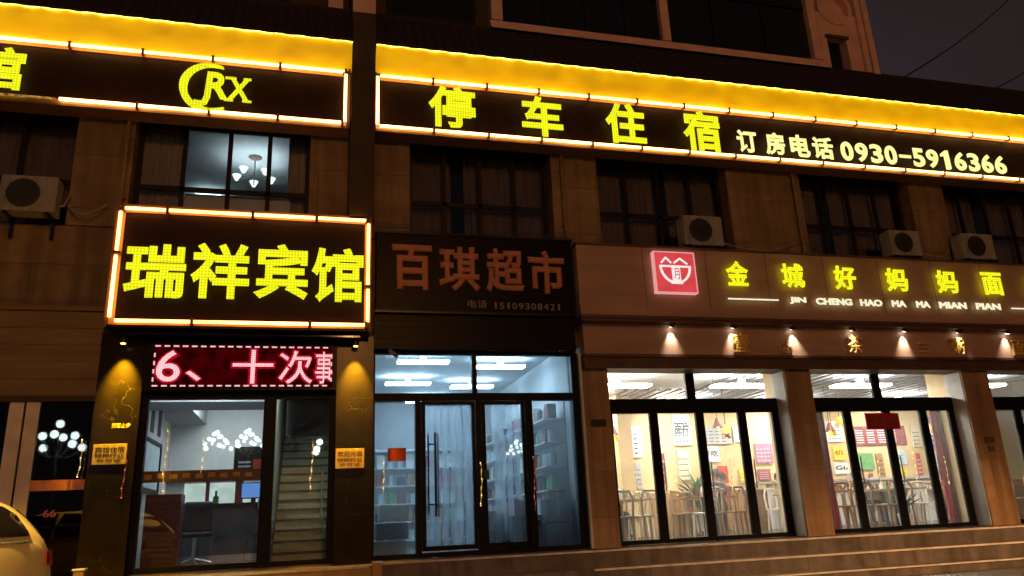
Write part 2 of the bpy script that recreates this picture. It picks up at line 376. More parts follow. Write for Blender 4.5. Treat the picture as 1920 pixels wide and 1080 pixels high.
def text(name, body, x0, x1, z0, z1, Y, m, parent, bold=.02, depth=.03, shear=0):
    """writing fitted to the rectangle x0..x1, z0..z1, standing off the plane y = Y towards the street"""
    me = glyph(body, bold); xs = [v.co.x for v in me.vertices]; ys = [v.co.y for v in me.vertices]; zs = [v.co.z for v in me.vertices]
    ax, bx, ay, by, az, bz = min(xs), max(xs), min(ys), max(ys), min(zs), max(zs)
    def T(c):
        fx = (c.x-ax)/(bx-ax); fz = (c.y-ay)/(by-ay)
        return (x0+fx*(x1-x0)+shear*fz, Y-(c.z-az)/(bz-az)*depth, z0+fz*(z1-z0))
    return MB().merge(me, T).build(name, m, parent, recalc=False)

# ================================================================== SETTING
F0 = .98            # shop floor level
g = MB().add([(-300, -300, 0), (300, -300, 0), (300, 300, 0), (-300, 300, 0)], [(0, 1, 2, 3)]).build('ground', 'asphalt'); structure(g)
structure(B('road_marking', 'white', None, (-60, 60, -3.1, -2.98, .004, .008)))
structure(B('pavement', 'pavement', None, (-40, 40, 5.2, 24, -.3, .36)))
structure(B('kerb', 'kerb', None, (-40, 40, 5.05, 5.2, -.3, .363)))
structure(B('far_pavement', 'pavement', None, (-60, 60, -20, -8, -.3, .14)))
st = MB()
st.box(.95, 19, 11.62, 12.36, .0, F0-.02).box(.95, 19, 11.22, 11.62, 0, .72).box(2.6, 19, 10.85, 11.22, 0, .49)
structure(st.build('steps', 'stone_step'))
ns = MB(); ns.box(.93, 19, 11.60, 11.65, F0-.04, F0-.012); ns.box(4.1, 19, 11.20, 11.25, .70, .728); ns.box(2.58, 19, 10.83, 10.88, .475, .497)
structure(ns.build('step_nosing', 'stone_nosing'))
structure(B('hotel_step', 'step_warm', None, (-9, .93, 11.42, 12.05, 0, F0-.03)))
structure(B('hotel_step_nosing', 'stone_nosing', None, (-2.9, .86, 11.405, 11.46, F0-.06, F0-.022)))

# ================================================================== BUILDING
bld = thing('commercial_building', (4, 12, 0), 'brown shop and guesthouse block with recessed upstairs windows and a dark tiled eave', 'building')
XL, XR = -12, 19
WIN = [(-7.0, -3.66), (-2.84, -.14), (1.53, 4.09), (4.97, 7.65), (9.28, 11.88), (12.74, 15.4)]   # upstairs openings
edges = [XL]+[e for w in WIN for e in w]+[XR]
for i in range(0, len(edges), 2):
    B('pillar', 'stucco', bld, (edges[i], edges[i+1], 12.0, 12.4, 6.02, 8.1))
B('wall', 'stucco', bld, (XL, XR, 12.0, 12.4, 8.1, 9.6), (XL, XR, 12.05, 12.4, 4.25, 6.02))
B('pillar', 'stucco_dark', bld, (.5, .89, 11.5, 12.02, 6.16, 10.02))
B('pillar', 'pink_stucco', bld, (.5, .89, 11.56, 12.3, 10.02, 14))
# back, sides, slabs
B('wall', 'stucco_dark', bld, (XL, XR, 22, 22.3, 0, 14), (XL-.3, XL, 12, 22.3, 0, 14), (XR, XR+.3, 12, 22.3, 0, 9.6), (11.4, 11.72, 12.4, 22, 9.6, 14))
B('floor_slab', 'grey_wall', bld, (XL, XR, 12.4, 22, 4.35, 4.6), (XL, XR, 12.4, 22, 9.3, 9.55), (XL, 11.4, 12.4, 22, 13.8, 14))
# upstairs windows
def upstairs(i, x0, x1, lit=False):
    w = B('window', 'frame_win', bld, (x0, x1, 12.28, 12.34, 7.92, 8.1), (x0, x1, 12.28, 12.34, 6.0, 6.12), (x0, x0+.07, 12.28, 12.34, 6.12, 7.92), (x1-.07, x1, 12.28, 12.34, 6.12, 7.92),
          (x0+.07, x1-.07, 12.285, 12.335, 6.80, 6.88), *[(x, x+.07, 12.285, 12.335, 6.12, 7.92) for x in ([-2.17, -1.47, -.84] if lit else [x0+(x1-x0)*k/4-.03 for k in (1, 2, 3)])])
    B('pane', 'glass' if lit else 'glass_up', w, (x0+.07, x1-.07, 12.305, 12.315, 6.12, 7.92))
    if not lit:
        c = MB(); n = 48; pts = []
        gap = x0+(x1-x0)*(.3+.4*random.random())
        for (a, b) in ((x0, gap-.12), (gap+.12, x1)):
            rows = [[(a+(b-a)*k/n, 12.52+.035*math.sin(k*1.9+i)+.02*math.sin(k*.7), z) for k in range(n+1)] for z in (6.0, 8.1)]
            vs = rows[0]+rows[1]; c.add(vs, [(k, k+1, n+2+k, n+1+k) for k in range(n)], True)
        c.build('curtain', 'curtain', w)
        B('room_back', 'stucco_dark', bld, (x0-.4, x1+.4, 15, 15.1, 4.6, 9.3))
for i, (a, b) in enumerate(WIN): upstairs(i, a, b, i == 1)
# lit upstairs room
B('guest_room', 'grey_wall', bld, (-3.2, .3, 16.5, 16.6, 4.6, 9.3), (-3.3, -3.2, 12.4, 16.6, 4.6, 9.3), (.3, .4, 12.4, 16.6, 4.6, 9.3), (-3.2, .3, 12.4, 16.5, 8.35, 8.45))
c = MB(); n = 40
for a, b in ((-2.84, -2.15), (-.5, -.14)):
    rows = [[(a+(b-a)*k/n, 12.47+.03*math.sin(k*1.3), z) for k in range(n+1)] for z in (6.0, 8.1)]
    c.add(rows[0]+rows[1], [(k, k+1, n+2+k, n+1+k) for k in range(n)], True)
c.build('curtain', 'curtain', bld)
B('blind', 'white_wall', bld, (-2.1, -.45, 12.42, 12.44, 6.05, 6.82))
# pent roof over the sign band, with scalloped tiles at the eave
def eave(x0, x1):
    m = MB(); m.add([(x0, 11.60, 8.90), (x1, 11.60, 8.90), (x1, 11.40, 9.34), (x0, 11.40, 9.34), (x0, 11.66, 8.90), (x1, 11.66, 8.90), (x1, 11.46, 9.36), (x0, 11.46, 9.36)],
                  [(0, 1, 2, 3), (4, 7, 6, 5), (0, 3, 7, 4), (1, 5, 6, 2), (3, 2, 6, 7), (0, 4, 5, 1)]).build('glow_fascia', 'glow_fascia', bld)
    lp = []; nn = int((x1-x0)/.05)
    for k in range(nn+1): lp.append((x0+(x1-x0)*k/nn, 11.385, 9.325+.008*math.sin(k*.9)))
    MB().path(lp, .012, 5).build('led_strip', 'led_strip', bld)
    r = MB(); step = .17; n = int((x1-x0)/step)
    for k in range(n+1):
        xa = x0+k*step; xb = min(xa+step*.98, x1)
        if xb-xa < .03: break
        pr = []
        for j in range(7):
            t = j/6; pr.append((xa+(xb-xa)*t, .07*math.sin(PI*t)))
        A = [Vector((px, 11.37, 9.345+h)) for px, h in pr]; Bk = [Vector((px, 12.02, 10.33+h)) for px, h in pr]
        vs = A+Bk; r.add(vs, [(j, j+1, j+8, j+7) for j in range(6)], True)
        A2 = [Vector((px, 11.37, 9.345+h)) for px, h in pr]; r.add(A2+[Vector((xa, 11.37, 9.33)), Vector((xb, 11.37, 9.33))], [tuple([7]+list(range(0, 7))+[8])])
    r.slab([(11.375, 9.33), (11.50, 9.33), (12.02, 10.20), (12.02, 10.32)], x0, x1)
    r.build('tiled_eave', 'roof_tile', bld)
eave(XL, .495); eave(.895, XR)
B('ridge', 'roof_tile', bld, (XL, .495, 11.98, 12.16, 10.3, 10.40), (.895, XR, 11.98, 12.16, 10.3, 10.40))
# floor above the eave
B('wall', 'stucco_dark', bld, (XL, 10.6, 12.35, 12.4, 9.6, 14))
for a, b in ((-3.3, -.6), (1.15, 2.85)):
    w = B('window', 'frame_win', bld, (a, b, 12.28, 12.35, 10.62, 10.72), (a, a+.07, 12.28, 12.35, 10.72, 13), (b-.07, b, 12.28, 12.35, 10.72, 13), ((a+b)/2-.03, (a+b)/2+.03, 12.28, 12.35, 10.72, 13))
    B('pane', 'glass_dark', w, (a+.07, b-.07, 12.31, 12.32, 10.72, 13)); 
B('pillar', 'pink_stucco', bld, (.08, .34, 12.05, 12.35, 10.46, 14))
bay = B('bay_window', 'pink_stucco', bld, (3.08, 10.45, 11.98, 12.3, 10.33, 10.50), (3.08, 10.45, 12.04, 12.3, 10.50, 10.60),
        (3.10, 3.32, 12.0, 12.3, 10.60, 14), (6.66, 6.84, 12.0, 12.3, 10.60, 14), (10.20, 10.40, 12.0, 12.3, 10.60, 14))
B('frame', 'frame_win', bay, *[(x, x+.05, 12.1, 12.16, 10.6, 14) for x in (4.2, 5.05, 5.9, 7.9, 9.1)], (3.32, 6.66, 12.1, 12.16, 11.62, 11.68), (6.84, 10.2, 12.1, 12.16, 11.9, 11.96))
B('pane', 'glass_dark', bay, (3.32, 6.66, 12.125, 12.135, 10.6, 14), (6.84, 10.2, 12.125, 12.135, 10.6, 14))
# end bay with small opening and round ornament
end = B('end_wall', 'pink_stucco', bld, (10.45, 11.45, 12.05, 12.3, 11.27, 11.85), (11.12, 11.45, 12.05, 12.3, 10.4, 11.27), (10.45, 10.62, 12.05, 12.3, 10.4, 11.27), (11.45, 11.58, 11.98, 12.35, 10.4, 14), (11.6, 11.74, 11.94, 12.35, 10.36, 14), (10.45, 11.45, 12.2, 12.3, 11.85, 14))
B('lintel', 'brown_dark', end, (10.58, 11.16, 12.0, 12.05, 11.20, 11.27))
rg = MB(); cx, cz = 10.95, 12.0
for k in range(24):
    a, b = PI*2*k/24, PI*2*(k+1)/24
    vs = []
    for (t, rr) in ((a, .36), (b, .36), (b, .44), (a, .44)):
        vs.append((cx+rr*math.cos(t), 12.02, cz+rr*math.sin(t)))
    for (t, rr) in ((a, .36), (b, .36), (b, .44), (a, .44)):
        vs.append((cx+rr*math.cos(t), 12.2, cz+rr*math.sin(t)))
    rg.add(vs, [(0, 1, 2, 3), (0, 4, 5, 1), (2, 6, 7, 3)])
rg.build('round_ornament', 'pink_stucco', end)
B('small_window', 'glass_dark', end, (10.62, 11.12, 12.28, 12.29, 10.4, 11.27))
B('wall', 'stucco_dark', bld, (10.6, 11.4, 12.5, 12.55, 9.6, 14))

# ---- ground floor partitions
B('partition', 'white_wall', bld, (-3.0, -2.9, 12.1, 20.5, .9, 4.35), (.84, .94, 12.42, 20.5, .9, 4.35), (4.30, 4.40, 12.42, 20.5, .9, 4.35))
B('shop_floor', 'grey_floor', bld, (XL, XR, 12.05, 22, .8, F0-.004))

# ---- left shop
ls = B('shop_front', 'siding', bld, *[(XL, -2.96, 11.93+.012*(k % 2), 12.05, 3.42+.123*k, 3.42+.123*k+.119) for k in range(10)], (XL, -2.93, 11.88, 12.05, 4.655, 4.72))
B('beam', 'stucco_dark', ls, (XL, -2.94, 11.9, 12.05, 3.34, 3.42))
Bs('frame', 'white_frame', ls, (-4.04, -3.86, 11.97, 12.03, F0, 3.34), (-3.83, -3.66, 11.965, 12.025, F0, 3.34), (-6.5, -6.34, 11.97, 12.03, F0, 3.34))
B('rail', 'rail_lit_orange', ls, (-6.34, -4.04, 11.972, 12.028, 2.13, 2.27), (-3.66, -2.99, 11.972, 12.028, 2.13, 2.27))
B('pane', 'glass_dark', ls, (-9, -2.97, 11.995, 12.0, F0, 3.34))
text('lettering', '66', -3.46, -3.30, 1.78, 1.88, 11.99, mat('pink', (.3, .05, .12), .5), ls, .02, .004)
B('room_back', 'stucco_dark', bld, (XL, -3.0, 15.5, 15.6, .9, 4.35))

# ---- guesthouse entrance
hp = MB()
B('marble_pillar', 'marble', bld, (-2.95, -2.36, 11.86, 12.3, F0-.02, 4.33))
B('marble_pillar', 'marble', bld, (.37, .93, 11.86, 12.3, F0-.02, 4.33))
B('door_lintel', 'black_panel', bld, (-2.36, .37, 11.9, 12.3, 3.47, 4.33))
hd = B('entrance_frame', 'frame', bld, (-2.36, .37, 12.06, 12.14, 3.38, 3.47), (-.68, -.5, 12.04, 12.16, F0, 3.38), (.28, .37, 12.04, 12.16, F0, 3.38), (-2.36, -2.28, 12.04, 12.16, F0, 3.38), (-2.28, -.68, 12.06, 12.14, F0, 1.06), (-.5, .28, 12.06, 12.14, F0, 1.05))
B('pane', 'glass', hd, (-2.28, -.68, 12.095, 12.105, 1.06, 3.38))
dr = B('glass_door', 'glass', bld, (-.5, .28, 12.09, 12.10, 1.05, 3.36))
MB().bar((.2, 12.04, 1.6), (.2, 12.04, 2.3), .015).build('handle', 'metal', dr)
Bs('gold_motif', 'gold_dim', hd, *[(-2.26+.17*k, -2.26+.17*k+.1, 12.085, 12.09, 2.245+.012*(k % 2), 2.31+.012*(k % 2)) for k in range(9)])
B('push_bar', 'brown_dark', hd, (-2.28, -.68, 12.088, 12.094, 2.2, 2.36))

# ---- supermarket entrance
sh = B('shutter_box', 'black_panel', bld, (.94, 4.30, 11.9, 12.3, 4.14, 4.74))
B('slat', 'frame', sh, *[(.96, 4.28, 11.895, 11.9, 4.2+.1*k, 4.205+.1*k) for k in range(5)])
sf = B('supermarket_frame', 'frame', bld, (.93, .97, 12.06, 12.16, F0, 4.14), (4.24, 4.36, 12.06, 12.16, F0, 4.14), (.97, 4.24, 12.06, 12.16, 4.09, 4.14), (2.53, 2.61, 12.06, 12.16, 3.46, 4.09), (.97, 4.24, 12.05, 12.17, 3.34, 3.46),
       (.97, 4.24, 12.06, 12.16, F0, 1.05), (1.60, 1.69, 12.06, 12.16, 1.05, 3.34), (3.40, 3.52, 12.05, 12.17, 1.05, 3.34), (2.57, 2.66, 12.06, 12.16, 1.05, 3.34))
B('pane', 'glass_fog', sf, (.97, 2.53, 12.11, 12.115, 3.46, 4.09), (2.61, 4.24, 12.11, 12.115, 3.46, 4.09), (.97, 1.60, 12.11, 12.115, 1.05, 3.34), (3.52, 4.24, 12.11, 12.115, 1.05, 3.34))
for x0, x1, hx in ((1.69, 2.57, 1.93), (2.66, 3.40, 2.71)):
    d = B('glass_door', 'frame', bld, (x0+.01, x0+.07, 12.08, 12.14, 1.07, 3.33), (x1-.06, x1-.01, 12.08, 12.14, 1.07, 3.33), (x0+.07, x1-.06, 12.08, 12.14, 3.28, 3.33), (x0+.07, x1-.06, 12.08, 12.14, 1.07, 1.14))
    B('pane', 'glass_fog', d, (x0+.07, x1-.06, 12.105, 12.11, 1.14, 3.28))
    if hx < 2:
        h = MB().bar((hx-.03, 12.0, 1.57), (hx-.03, 12.0, 2.83), .018).bar((hx+.04, 12.19, 1.57), (hx+.04, 12.19, 2.83), .016)
        for z in (1.75, 2.65): h.bar((hx-.14, 12.0, z), (hx-.03, 12.0, z), .012)
        h.bar((hx-.14, 12.0, 1.6), (hx-.14, 12.0, 2.8), .012)
        h.build('door_handle', 'black_metal', d)
    else:
        B('lock_box', 'black_plastic', d, (hx-.05, hx+.03, 11.98, 12.08, 2.1, 2.24))
B('side_jamb', 'reveal', bld, (4.36, 4.40, 11.98, 12.42, F0, 4.1), )
# ---- restaurant facade
rf = B('restaurant_front', 'brown_clad', bld, (4.42, XR, 11.82, 12.3, 4.08, 4.60))
B('ledge', 'brown_dark', rf, (4.34, XR, 11.6, 12.0, 4.60, 4.64))
B('header_beam', 'brown_dark', rf, (4.42, XR, 11.85, 12.33, 3.84, 4.03), (4.42, XR, 11.80, 12.30, 4.03, 4.08))
BAY = [(4.98, 8.28), (9.02, 12.34), (13.06, 16.4)]
PIER = [(4.40, 4.86), (8.29, 8.82), (12.20, 12.82), (16.2, 16.8)]
for k, (a, b) in enumerate(PIER):
    B('pier', 'brown_pier', bld, (a, b, 11.98, 12.42, F0-.01, 3.84))
    B('reveal', 'reveal', bld, (a-.012, a, 12.02, 12.42, F0, 3.84)) if k else None
for k, (a, b) in enumerate(BAY):
    a = PIER[k][1]; b = PIER[k+1][0]-.012
    w = B('restaurant_window', 'frame', bld, (a, b, 12.32, 12.40, 3.14, 3.39), (a, b, 12.32, 12.40, F0, 1.05), (a+.02, a+.17, 12.33, 12.39, 1.05, 3.14), (b-.13, b-.0, 12.33, 12.39, 1.05, 3.14),
          (a+(b-a)*.5-.085, a+(b-a)*.5+.085, 12.33, 12.39, 3.39, 3.84), (a, a+.12, 12.33, 12.39, 3.39, 3.84),
          *[(x-.08, x+.08, 12.33, 12.39, 1.05, 3.14) for x in [a+(b-a)*f for f in (.275, .535, .782)]])
    B('pane', 'glass_rest', w, (a, b, 12.355, 12.36, 1.05, 3.14), (a, b, 12.355, 12.36, 3.39, 3.84))
    for x in [a+(b-a)*f for f in (.275, .535, .782)]: MB().bar((x+.1, 12.3, 1.8), (x+.1, 12.3, 2.3), .012).bar((x+.1, 12.3, 1.85), (x+.06, 12.335, 1.85), .008).build('handle', 'metal', w)
B('wall', 'beige_wall', bld, (12.2, 12.9, 12.42, 12.9, F0, 4.3), (8.3, 8.8, 12.42, 12.7, F0, 4.3))
B('number_plate', 'ink', bld, (4.5, 4.76, 11.965, 11.98, 2.88, 3.0))
q = B('gold_lettering_plate', 'brown_pier', bld, (12.36, 12.66, 11.97, 11.98, 2.25, 2.62))
text('lettering', '招商', 12.38, 12.64, 2.46, 2.58, 11.968, 'ink', q, .01, .004); text('lettering', '热线', 12.42, 12.60, 2.30, 2.40, 11.968, 'ink', q, .01, .004)

# ================================================================== BIG SIGN BANDS
def tubes(pts, gaps_out, m, parent, r=.025):
    """runs of neon tube between successive points, each run a part, with a holder between"""
    for (p, q) in pts:
        MB().bar(p, q, r, 10).build('neon_tube', m, parent)
def hline(x0, x1, z, Y, xs, m, parent, r=.025):
    e = [x0]+[x for x in xs if x0 < x < x1]+[x1]
    for a, b in zip(e[:-1], e[1:]):
        MB().bar((a+.025, Y, z), (b-.025, Y, z), r, 10).build('neon_tube', m, parent)
        B('tube_holder', 'frame_brown', parent, (b-.018, b+.018, Y-.03, Y+.06, z-.05, z+.05))
def vline(x, z0, z1, Y, zs, m, parent, r=.025):
    e = [z0]+zs+[z1]
    for a, b in zip(e[:-1], e[1:]):
        MB().bar((x, Y, a+.04), (x, Y, b-.04), r, 10).build('neon_tube', m, parent)
        B('tube_holder', 'frame_brown', parent, (x-.05, x+.05, Y-.02, Y+.06, b-.02, b+.02))
band = thing('sign_band', (8, 11.7, 7.8), 'long illuminated sign band reading 停车住宿 订房电话0930-5916366, right of the dark pillar', 'sign')
B('panel', 'sign_panel', band, (.9, XR, 11.66, 11.95, 7.84, 8.9))
B('frame', 'frame_brown', band, (.89, .915, 11.58, 11.95, 7.80, 8.92), (.915, XR, 11.60, 11.95, 7.80, 7.84))
gx = [.93+.958*k for k in range(1, 19)]
hline(.95, XR-.05, 8.84, 11.56, gx, 'tube', band); hline(.95, XR-.05, 7.88, 11.56, [x+.0 for x in gx], 'tube', band); vline(.935, 7.87, 8.85, 11.56, [], 'tube', band)
for ch, x0, x1, z0, z1 in (('停', 1.80, 2.62, 7.96, 8.75), ('车', 3.46, 4.22, 7.94, 8.73), ('住', 5.05, 5.83, 7.94, 8.76), ('宿', 6.60, 7.37, 7.92, 8.75)):
    text('character', ch, x0, x1, z0, z1, 11.58, 'letter', band, .028, .06)
for ch, x0, x1 in (('订', 7.72, 8.14), ('房', 8.33, 8.75), ('电', 8.88, 9.30), ('话', 9.38, 9.84)):
    text('character', ch, x0, x1, 7.97, 8.44, 11.58, 'letter_small', band, .028, .05)
B('halo_strip', 'halo_orange', band, (.92, XR, 11.64, 11.66, 8.80, 8.885), (.92, XR, 11.64, 11.66, 7.855, 7.93))  # strips added behind the tubes for their orange halo
ds = '0930-5916366'; xa = 10.0
for k, ch in enumerate(ds):
    wd = .345 if ch != '-' else .33
    if ch == '1': MB().prism([(xa+.13, 7.975), (xa+.22, 7.975), (xa+.22, 8.39), (xa+.15, 8.39), (xa+.05, 8.32), (xa+.05, 8.26), (xa+.13, 8.28)], 11.53, 11.58).build('digit', 'letter_small', band)
    elif ch == '-': text('digit', ch, xa+.02, xa+.30, 8.15, 8.21, 11.58, 'letter_small', band, .03, .05)
    else: text('digit', ch, xa+.02, xa+.30, 7.975, 8.39, 11.58, 'letter_small', band, .03, .05)
    xa += wd
band2 = thing('sign_band', (-4, 11.7, 7.8), 'illuminated sign band with a yellow RX crescent emblem, left of the dark pillar', 'sign')
B('panel', 'sign_panel', band2, (XL, .46, 11.66, 11.95, 7.84, 8.9))
B('frame', 'frame_brown', band2, (.445, .48, 11.58, 11.95, 7.80, 8.92), (XL, .445, 11.60, 11.95, 7.80, 7.84))
gl = [.38-1.045*k for k in range(1, 12)][::-1]
hline(XL+.1, .4, 8.84, 11.56, gl, 'tube', band2, .026); hline(-3.86, .36, 7.88, 11.56, [x for x in gl if x > -3.8], 'tube', band2, .027); vline(.40, 7.87, 8.83, 11.56, [], 'tube', band2, .027)
MB().bar((XL+.1, 11.56, 7.88), (-3.9, 11.56, 7.88), .018).build('failed_tube', 'tube_dim', band2)
B('halo_strip', 'halo_orange', band2, (XL+.1, .43, 11.64, 11.66, 8.80, 8.885), (XL+.1, .43, 11.64, 11.66, 7.855, 7.93))
text('character', '馆', -5.12, -4.36, 7.95, 8.68, 11.58, 'letter', band2, .03, .05)
cs = MB(); cx, cz = -1.74, 8.31; n = 40
o_, i_ = [], []
for k in range(n+1):
    t = R(62)+(R(305)-R(62))*k/n; e = math.sin(PI*k/n)**.7
    o_.append((cx+.44*math.cos(t), cz+.43*math.sin(t))); i_.append((cx+(.44-.105*e-.01)*math.cos(t), cz+(.43-.075*e-.01)*math.sin(t)))
for k in range(n):
    cs.prism([o_[k], o_[k+1], i_[k+1], i_[k]], 11.53, 11.6)
cs.build('crescent_emblem', 'letter', band2)
text('letter', 'R', -1.80, -1.44, 8.10, 8.58, 11.56, 'letter', band2, .03, .05, .03)
text('letter', 'X', -1.46, -1.12, 8.10, 8.52, 11.56, 'letter', band2, .025, .05, .02)
MB().prism([(-1.8, 8.13), (-1.72, 8.13), (-1.76, 8.02), (-1.84, 7.98), (-1.93, 8.0), (-1.95, 8.06), (-1.88, 8.05), (-1.83, 8.05)], 11.53, 11.6).build('swash', 'letter', band2)
Bs('serif', 'letter', band2, (-1.5, -1.33, 11.53, 11.56, 8.49, 8.52), (-1.22, -1.1, 11.53, 11.56, 8.49, 8.52), (-1.5, -1.36, 11.53, 11.56, 8.09, 8.12), (-1.22, -1.08, 11.53, 11.56, 8.09, 8.12))

# ================================================================== GUESTHOUSE SIGN
hs = thing('guesthouse_sign', (-1, 11.6, 4.3), 'black lightbox sign reading 瑞祥宾馆 in yellow-green letters, framed by orange neon tubes', 'sign')
B('panel', 'sign_panel', hs, (-2.83, .82, 11.56, 12.0, 4.36, 6.16))
B('frame', 'frame_brown', hs, (-2.86, -2.83, 11.48, 12.0, 4.32, 6.2), (.82, .85, 11.48, 12.0, 4.32, 6.2), (-2.83, .82, 11.50, 12.0, 6.16, 6.2))
B('bottom_panel', 'black_panel', hs, (-2.83, .82, 11.50, 12.0, 4.32, 4.36))
hline(-2.76, .78, 6.12, 11.46, [-2.16, -.95, .0], 'tube_warm', hs); hline(-2.74, .78, 4.41, 11.46, [-1.7, -.05], 'tube_warm', hs)
vline(-2.79, 4.42, 6.10, 11.46, [5.42], 'tube_warm', hs); vline(.80, 4.42, 6.10, 11.46, [5.02], 'tube_warm', hs)
Bs('halo_strip', 'halo_orange', hs, (-2.82, .81, 11.54, 11.56, 6.09, 6.155), (-2.82, .81, 11.54, 11.56, 4.37, 4.45), (-2.82, -2.74, 11.54, 11.56, 4.45, 6.09), (.75, .81, 11.54, 11.56, 4.45, 6.09))
for ch, x0, x1, z0, z1 in (('瑞', -2.66, -1.84, 4.76, 5.58), ('祥', -1.77, -.95, 4.77, 5.63), ('宾', -.88, -.10, 4.79, 5.66), ('馆', -.05, .73, 4.76, 5.64)):
    text('character', ch, x0, x1, z0, z1, 11.5, 'letter', hs, .027, .06)
# LED ticker
led = thing('led_ticker', (-1, 11.85, 3.5), 'red scrolling LED message panel above the guesthouse doors reading 6、十次事', 'led display')
B('polished_soffit', 'gloss_black', hs, (-2.6, .7, 11.5, 11.86, 4.225, 4.25))
B('housing', 'black_panel', led, (-2.3, .36, 11.82, 11.9, 3.48, 4.2))
B('screen', 'led_back', led, (-2.24, .31, 11.812, 11.82, 3.52, 4.15))
dash = []
x = -2.22
while x < .26: dash.append((x, x+.075, 11.80, 11.812, 4.115, 4.135)); dash.append((x, x+.075, 11.80, 11.812, 3.53, 3.55)); x += .125
z = 3.6
while z < 4.08: dash.append((-2.225, -2.205, 11.80, 11.812, z, z+.06)); dash.append((.275, .295, 11.80, 11.812, z, z+.06)); z += .12
Bs('border_light', 'led_white', led, *dash)
for ch, x0, x1, z0, z1 in (('6', -2.18, -1.86, 3.6, 4.06), ('、', -1.78, -1.57, 3.61, 3.76), ('十', -1.14, -.56, 3.57, 4.08), ('次', -.48, .01, 3.57, 4.07)):
    text('character', ch, x0-.03, x1+.03, z0-.03, z1+.03, 11.812, 'led_halo', led, .06, .004)  # wider red copy imitates the bloom round the character
    text('character', ch, x0, x1, z0, z1, 11.804, 'led_white', led, .006, .004)
text('character', '事', .05, .30, 3.57, 4.06, 11.806, 'led_white', led, .006, .004)
text('character', '事', .02, .31, 3.55, 4.08, 11.812, 'led_halo', led, .06, .004)  # wider red copy imitates the bloom round the character
# wall washers on the marble
for (x, zz, lab) in ((-2.62, 4.13, 'small gold downlight on the marble pillar left of the LED panel'), (.64, 4.13, 'small gold downlight on the marble pillar right of the LED panel')):
    d = thing('wall_downlight', (x, 11.8, zz), lab, 'wall lamp', 'downlights on the marble pillars')
    B('bracket', 'black_metal', d, (x-.02, x+.02, 11.67, 11.86, zz+.05, zz+.08))
    MB().bar((x, 11.67, zz+.08), (x, 11.67, zz), .045, 14).build('housing', 'black_metal', d)
    MB().bar((x, 11.67, zz-.001), (x, 11.67, zz-.012), .035, 14).build('lens', 'lamp_gold', d)
    L = bpy.data.lights.new('lamp', 'SPOT'); L.energy = 800; L.color = (1, .60, .015); L.spot_size = R(58); L.spot_blend = 1; L.shadow_soft_size = .02
    lo = bpy.data.objects.new('lamp', L); COL.objects.link(lo); lo.parent = d; lo.location = (0, -.13, -.03); lo.rotation_euler = (R(20), 0, 0)
# plaques
for (x0, x1, z0, z1, lab, tx) in ((-2.90, -2.47, 2.45, 2.73, 'brass plaque with dark writing on the left marble pillar', '宾馆住宿'), (.38, .80, 2.31, 2.60, 'bright brass plaque with dark writing on the right marble pillar', '欢迎光临')):
    d = thing('plaque', (x0, 11.85, z0), lab, 'plaque', 'brass plaques on the marble pillars')
    B('plate', 'gold_plate', d, (x0, x1, 11.845, 11.86, z0, z1), bevel=.004)
    text('lettering', tx, x0+.03, x1-.03, z1-.12, z1-.04, 11.845, 'ink', d, .015, .003)
    text('lettering', '特种行业', x0+.03, x1-.03, z0+.09, z0+.15, 11.845, 'ink', d, .01, .003)
    text('lettering', '许可证', x0+.06, x1-.06, z0+.03, z0+.075, 11.845, 'ink', d, .01, .003)
pl = text('wall_lettering', '旅客止步', -2.70, -2.46, 2.95, 3.02, 11.86, 'gold_plate', None, .02, .004); tag(pl, 'tiny row of gold lettering above the left brass plaque', 'lettering')

# ================================================================== SUPERMARKET SIGN
ss = thing('supermarket_sign', (2.6, 11.9, 4.75), 'unlit black shop sign with dull orange characters 百琪超市 over the blue-lit doors', 'sign')
B('panel', 'black_panel', ss, (.96, 4.30, 11.82, 12.05, 4.75, 6.06))
B('frame', 'black_metal', ss, (.94, 4.32, 11.79, 12.05, 6.06, 6.10), (.94, 4.32, 11.80, 12.05, 4.715, 4.75))
for ch, x0, x1 in (('百', 1.20, 1.86), ('琪', 1.97, 2.66), ('超', 2.76, 3.43), ('市', 3.50, 4.15)):
    text('character', ch, x0, x1, 5.10, 5.87, 11.82, 'unlit_orange', ss, .03, .05)
text('character', '电', 2.44, 2.59, 4.83, 4.96, 11.82, 'unlit_white', ss, .005, .008); text('character', '话', 2.61, 2.76, 4.83, 4.96, 11.82, 'unlit_white', ss, .005, .008)
for k, dg in enumerate('15109308421'): text('digit', dg, 2.87+.11*k+(.03 if dg == '1' else 0), 2.95+.11*k-(.02 if dg == '1' else 0), 4.82, 4.93, 11.82, 'unlit_white', ss, .003, .008)
cam2 = thing('security_camera', (1.22, 11.8, 4.14), 'small pale camera hanging under the shutter box at the left of the supermarket doors', 'security camera')
MB().bar((1.16, 11.85, 4.14), (1.2, 11.75, 4.05), .012).build('bracket', 'metal', cam2)
MB().bar((1.17, 11.78, 4.08), (1.27, 11.68, 3.98), .035, 12).build('body', 'ac_white', cam2)

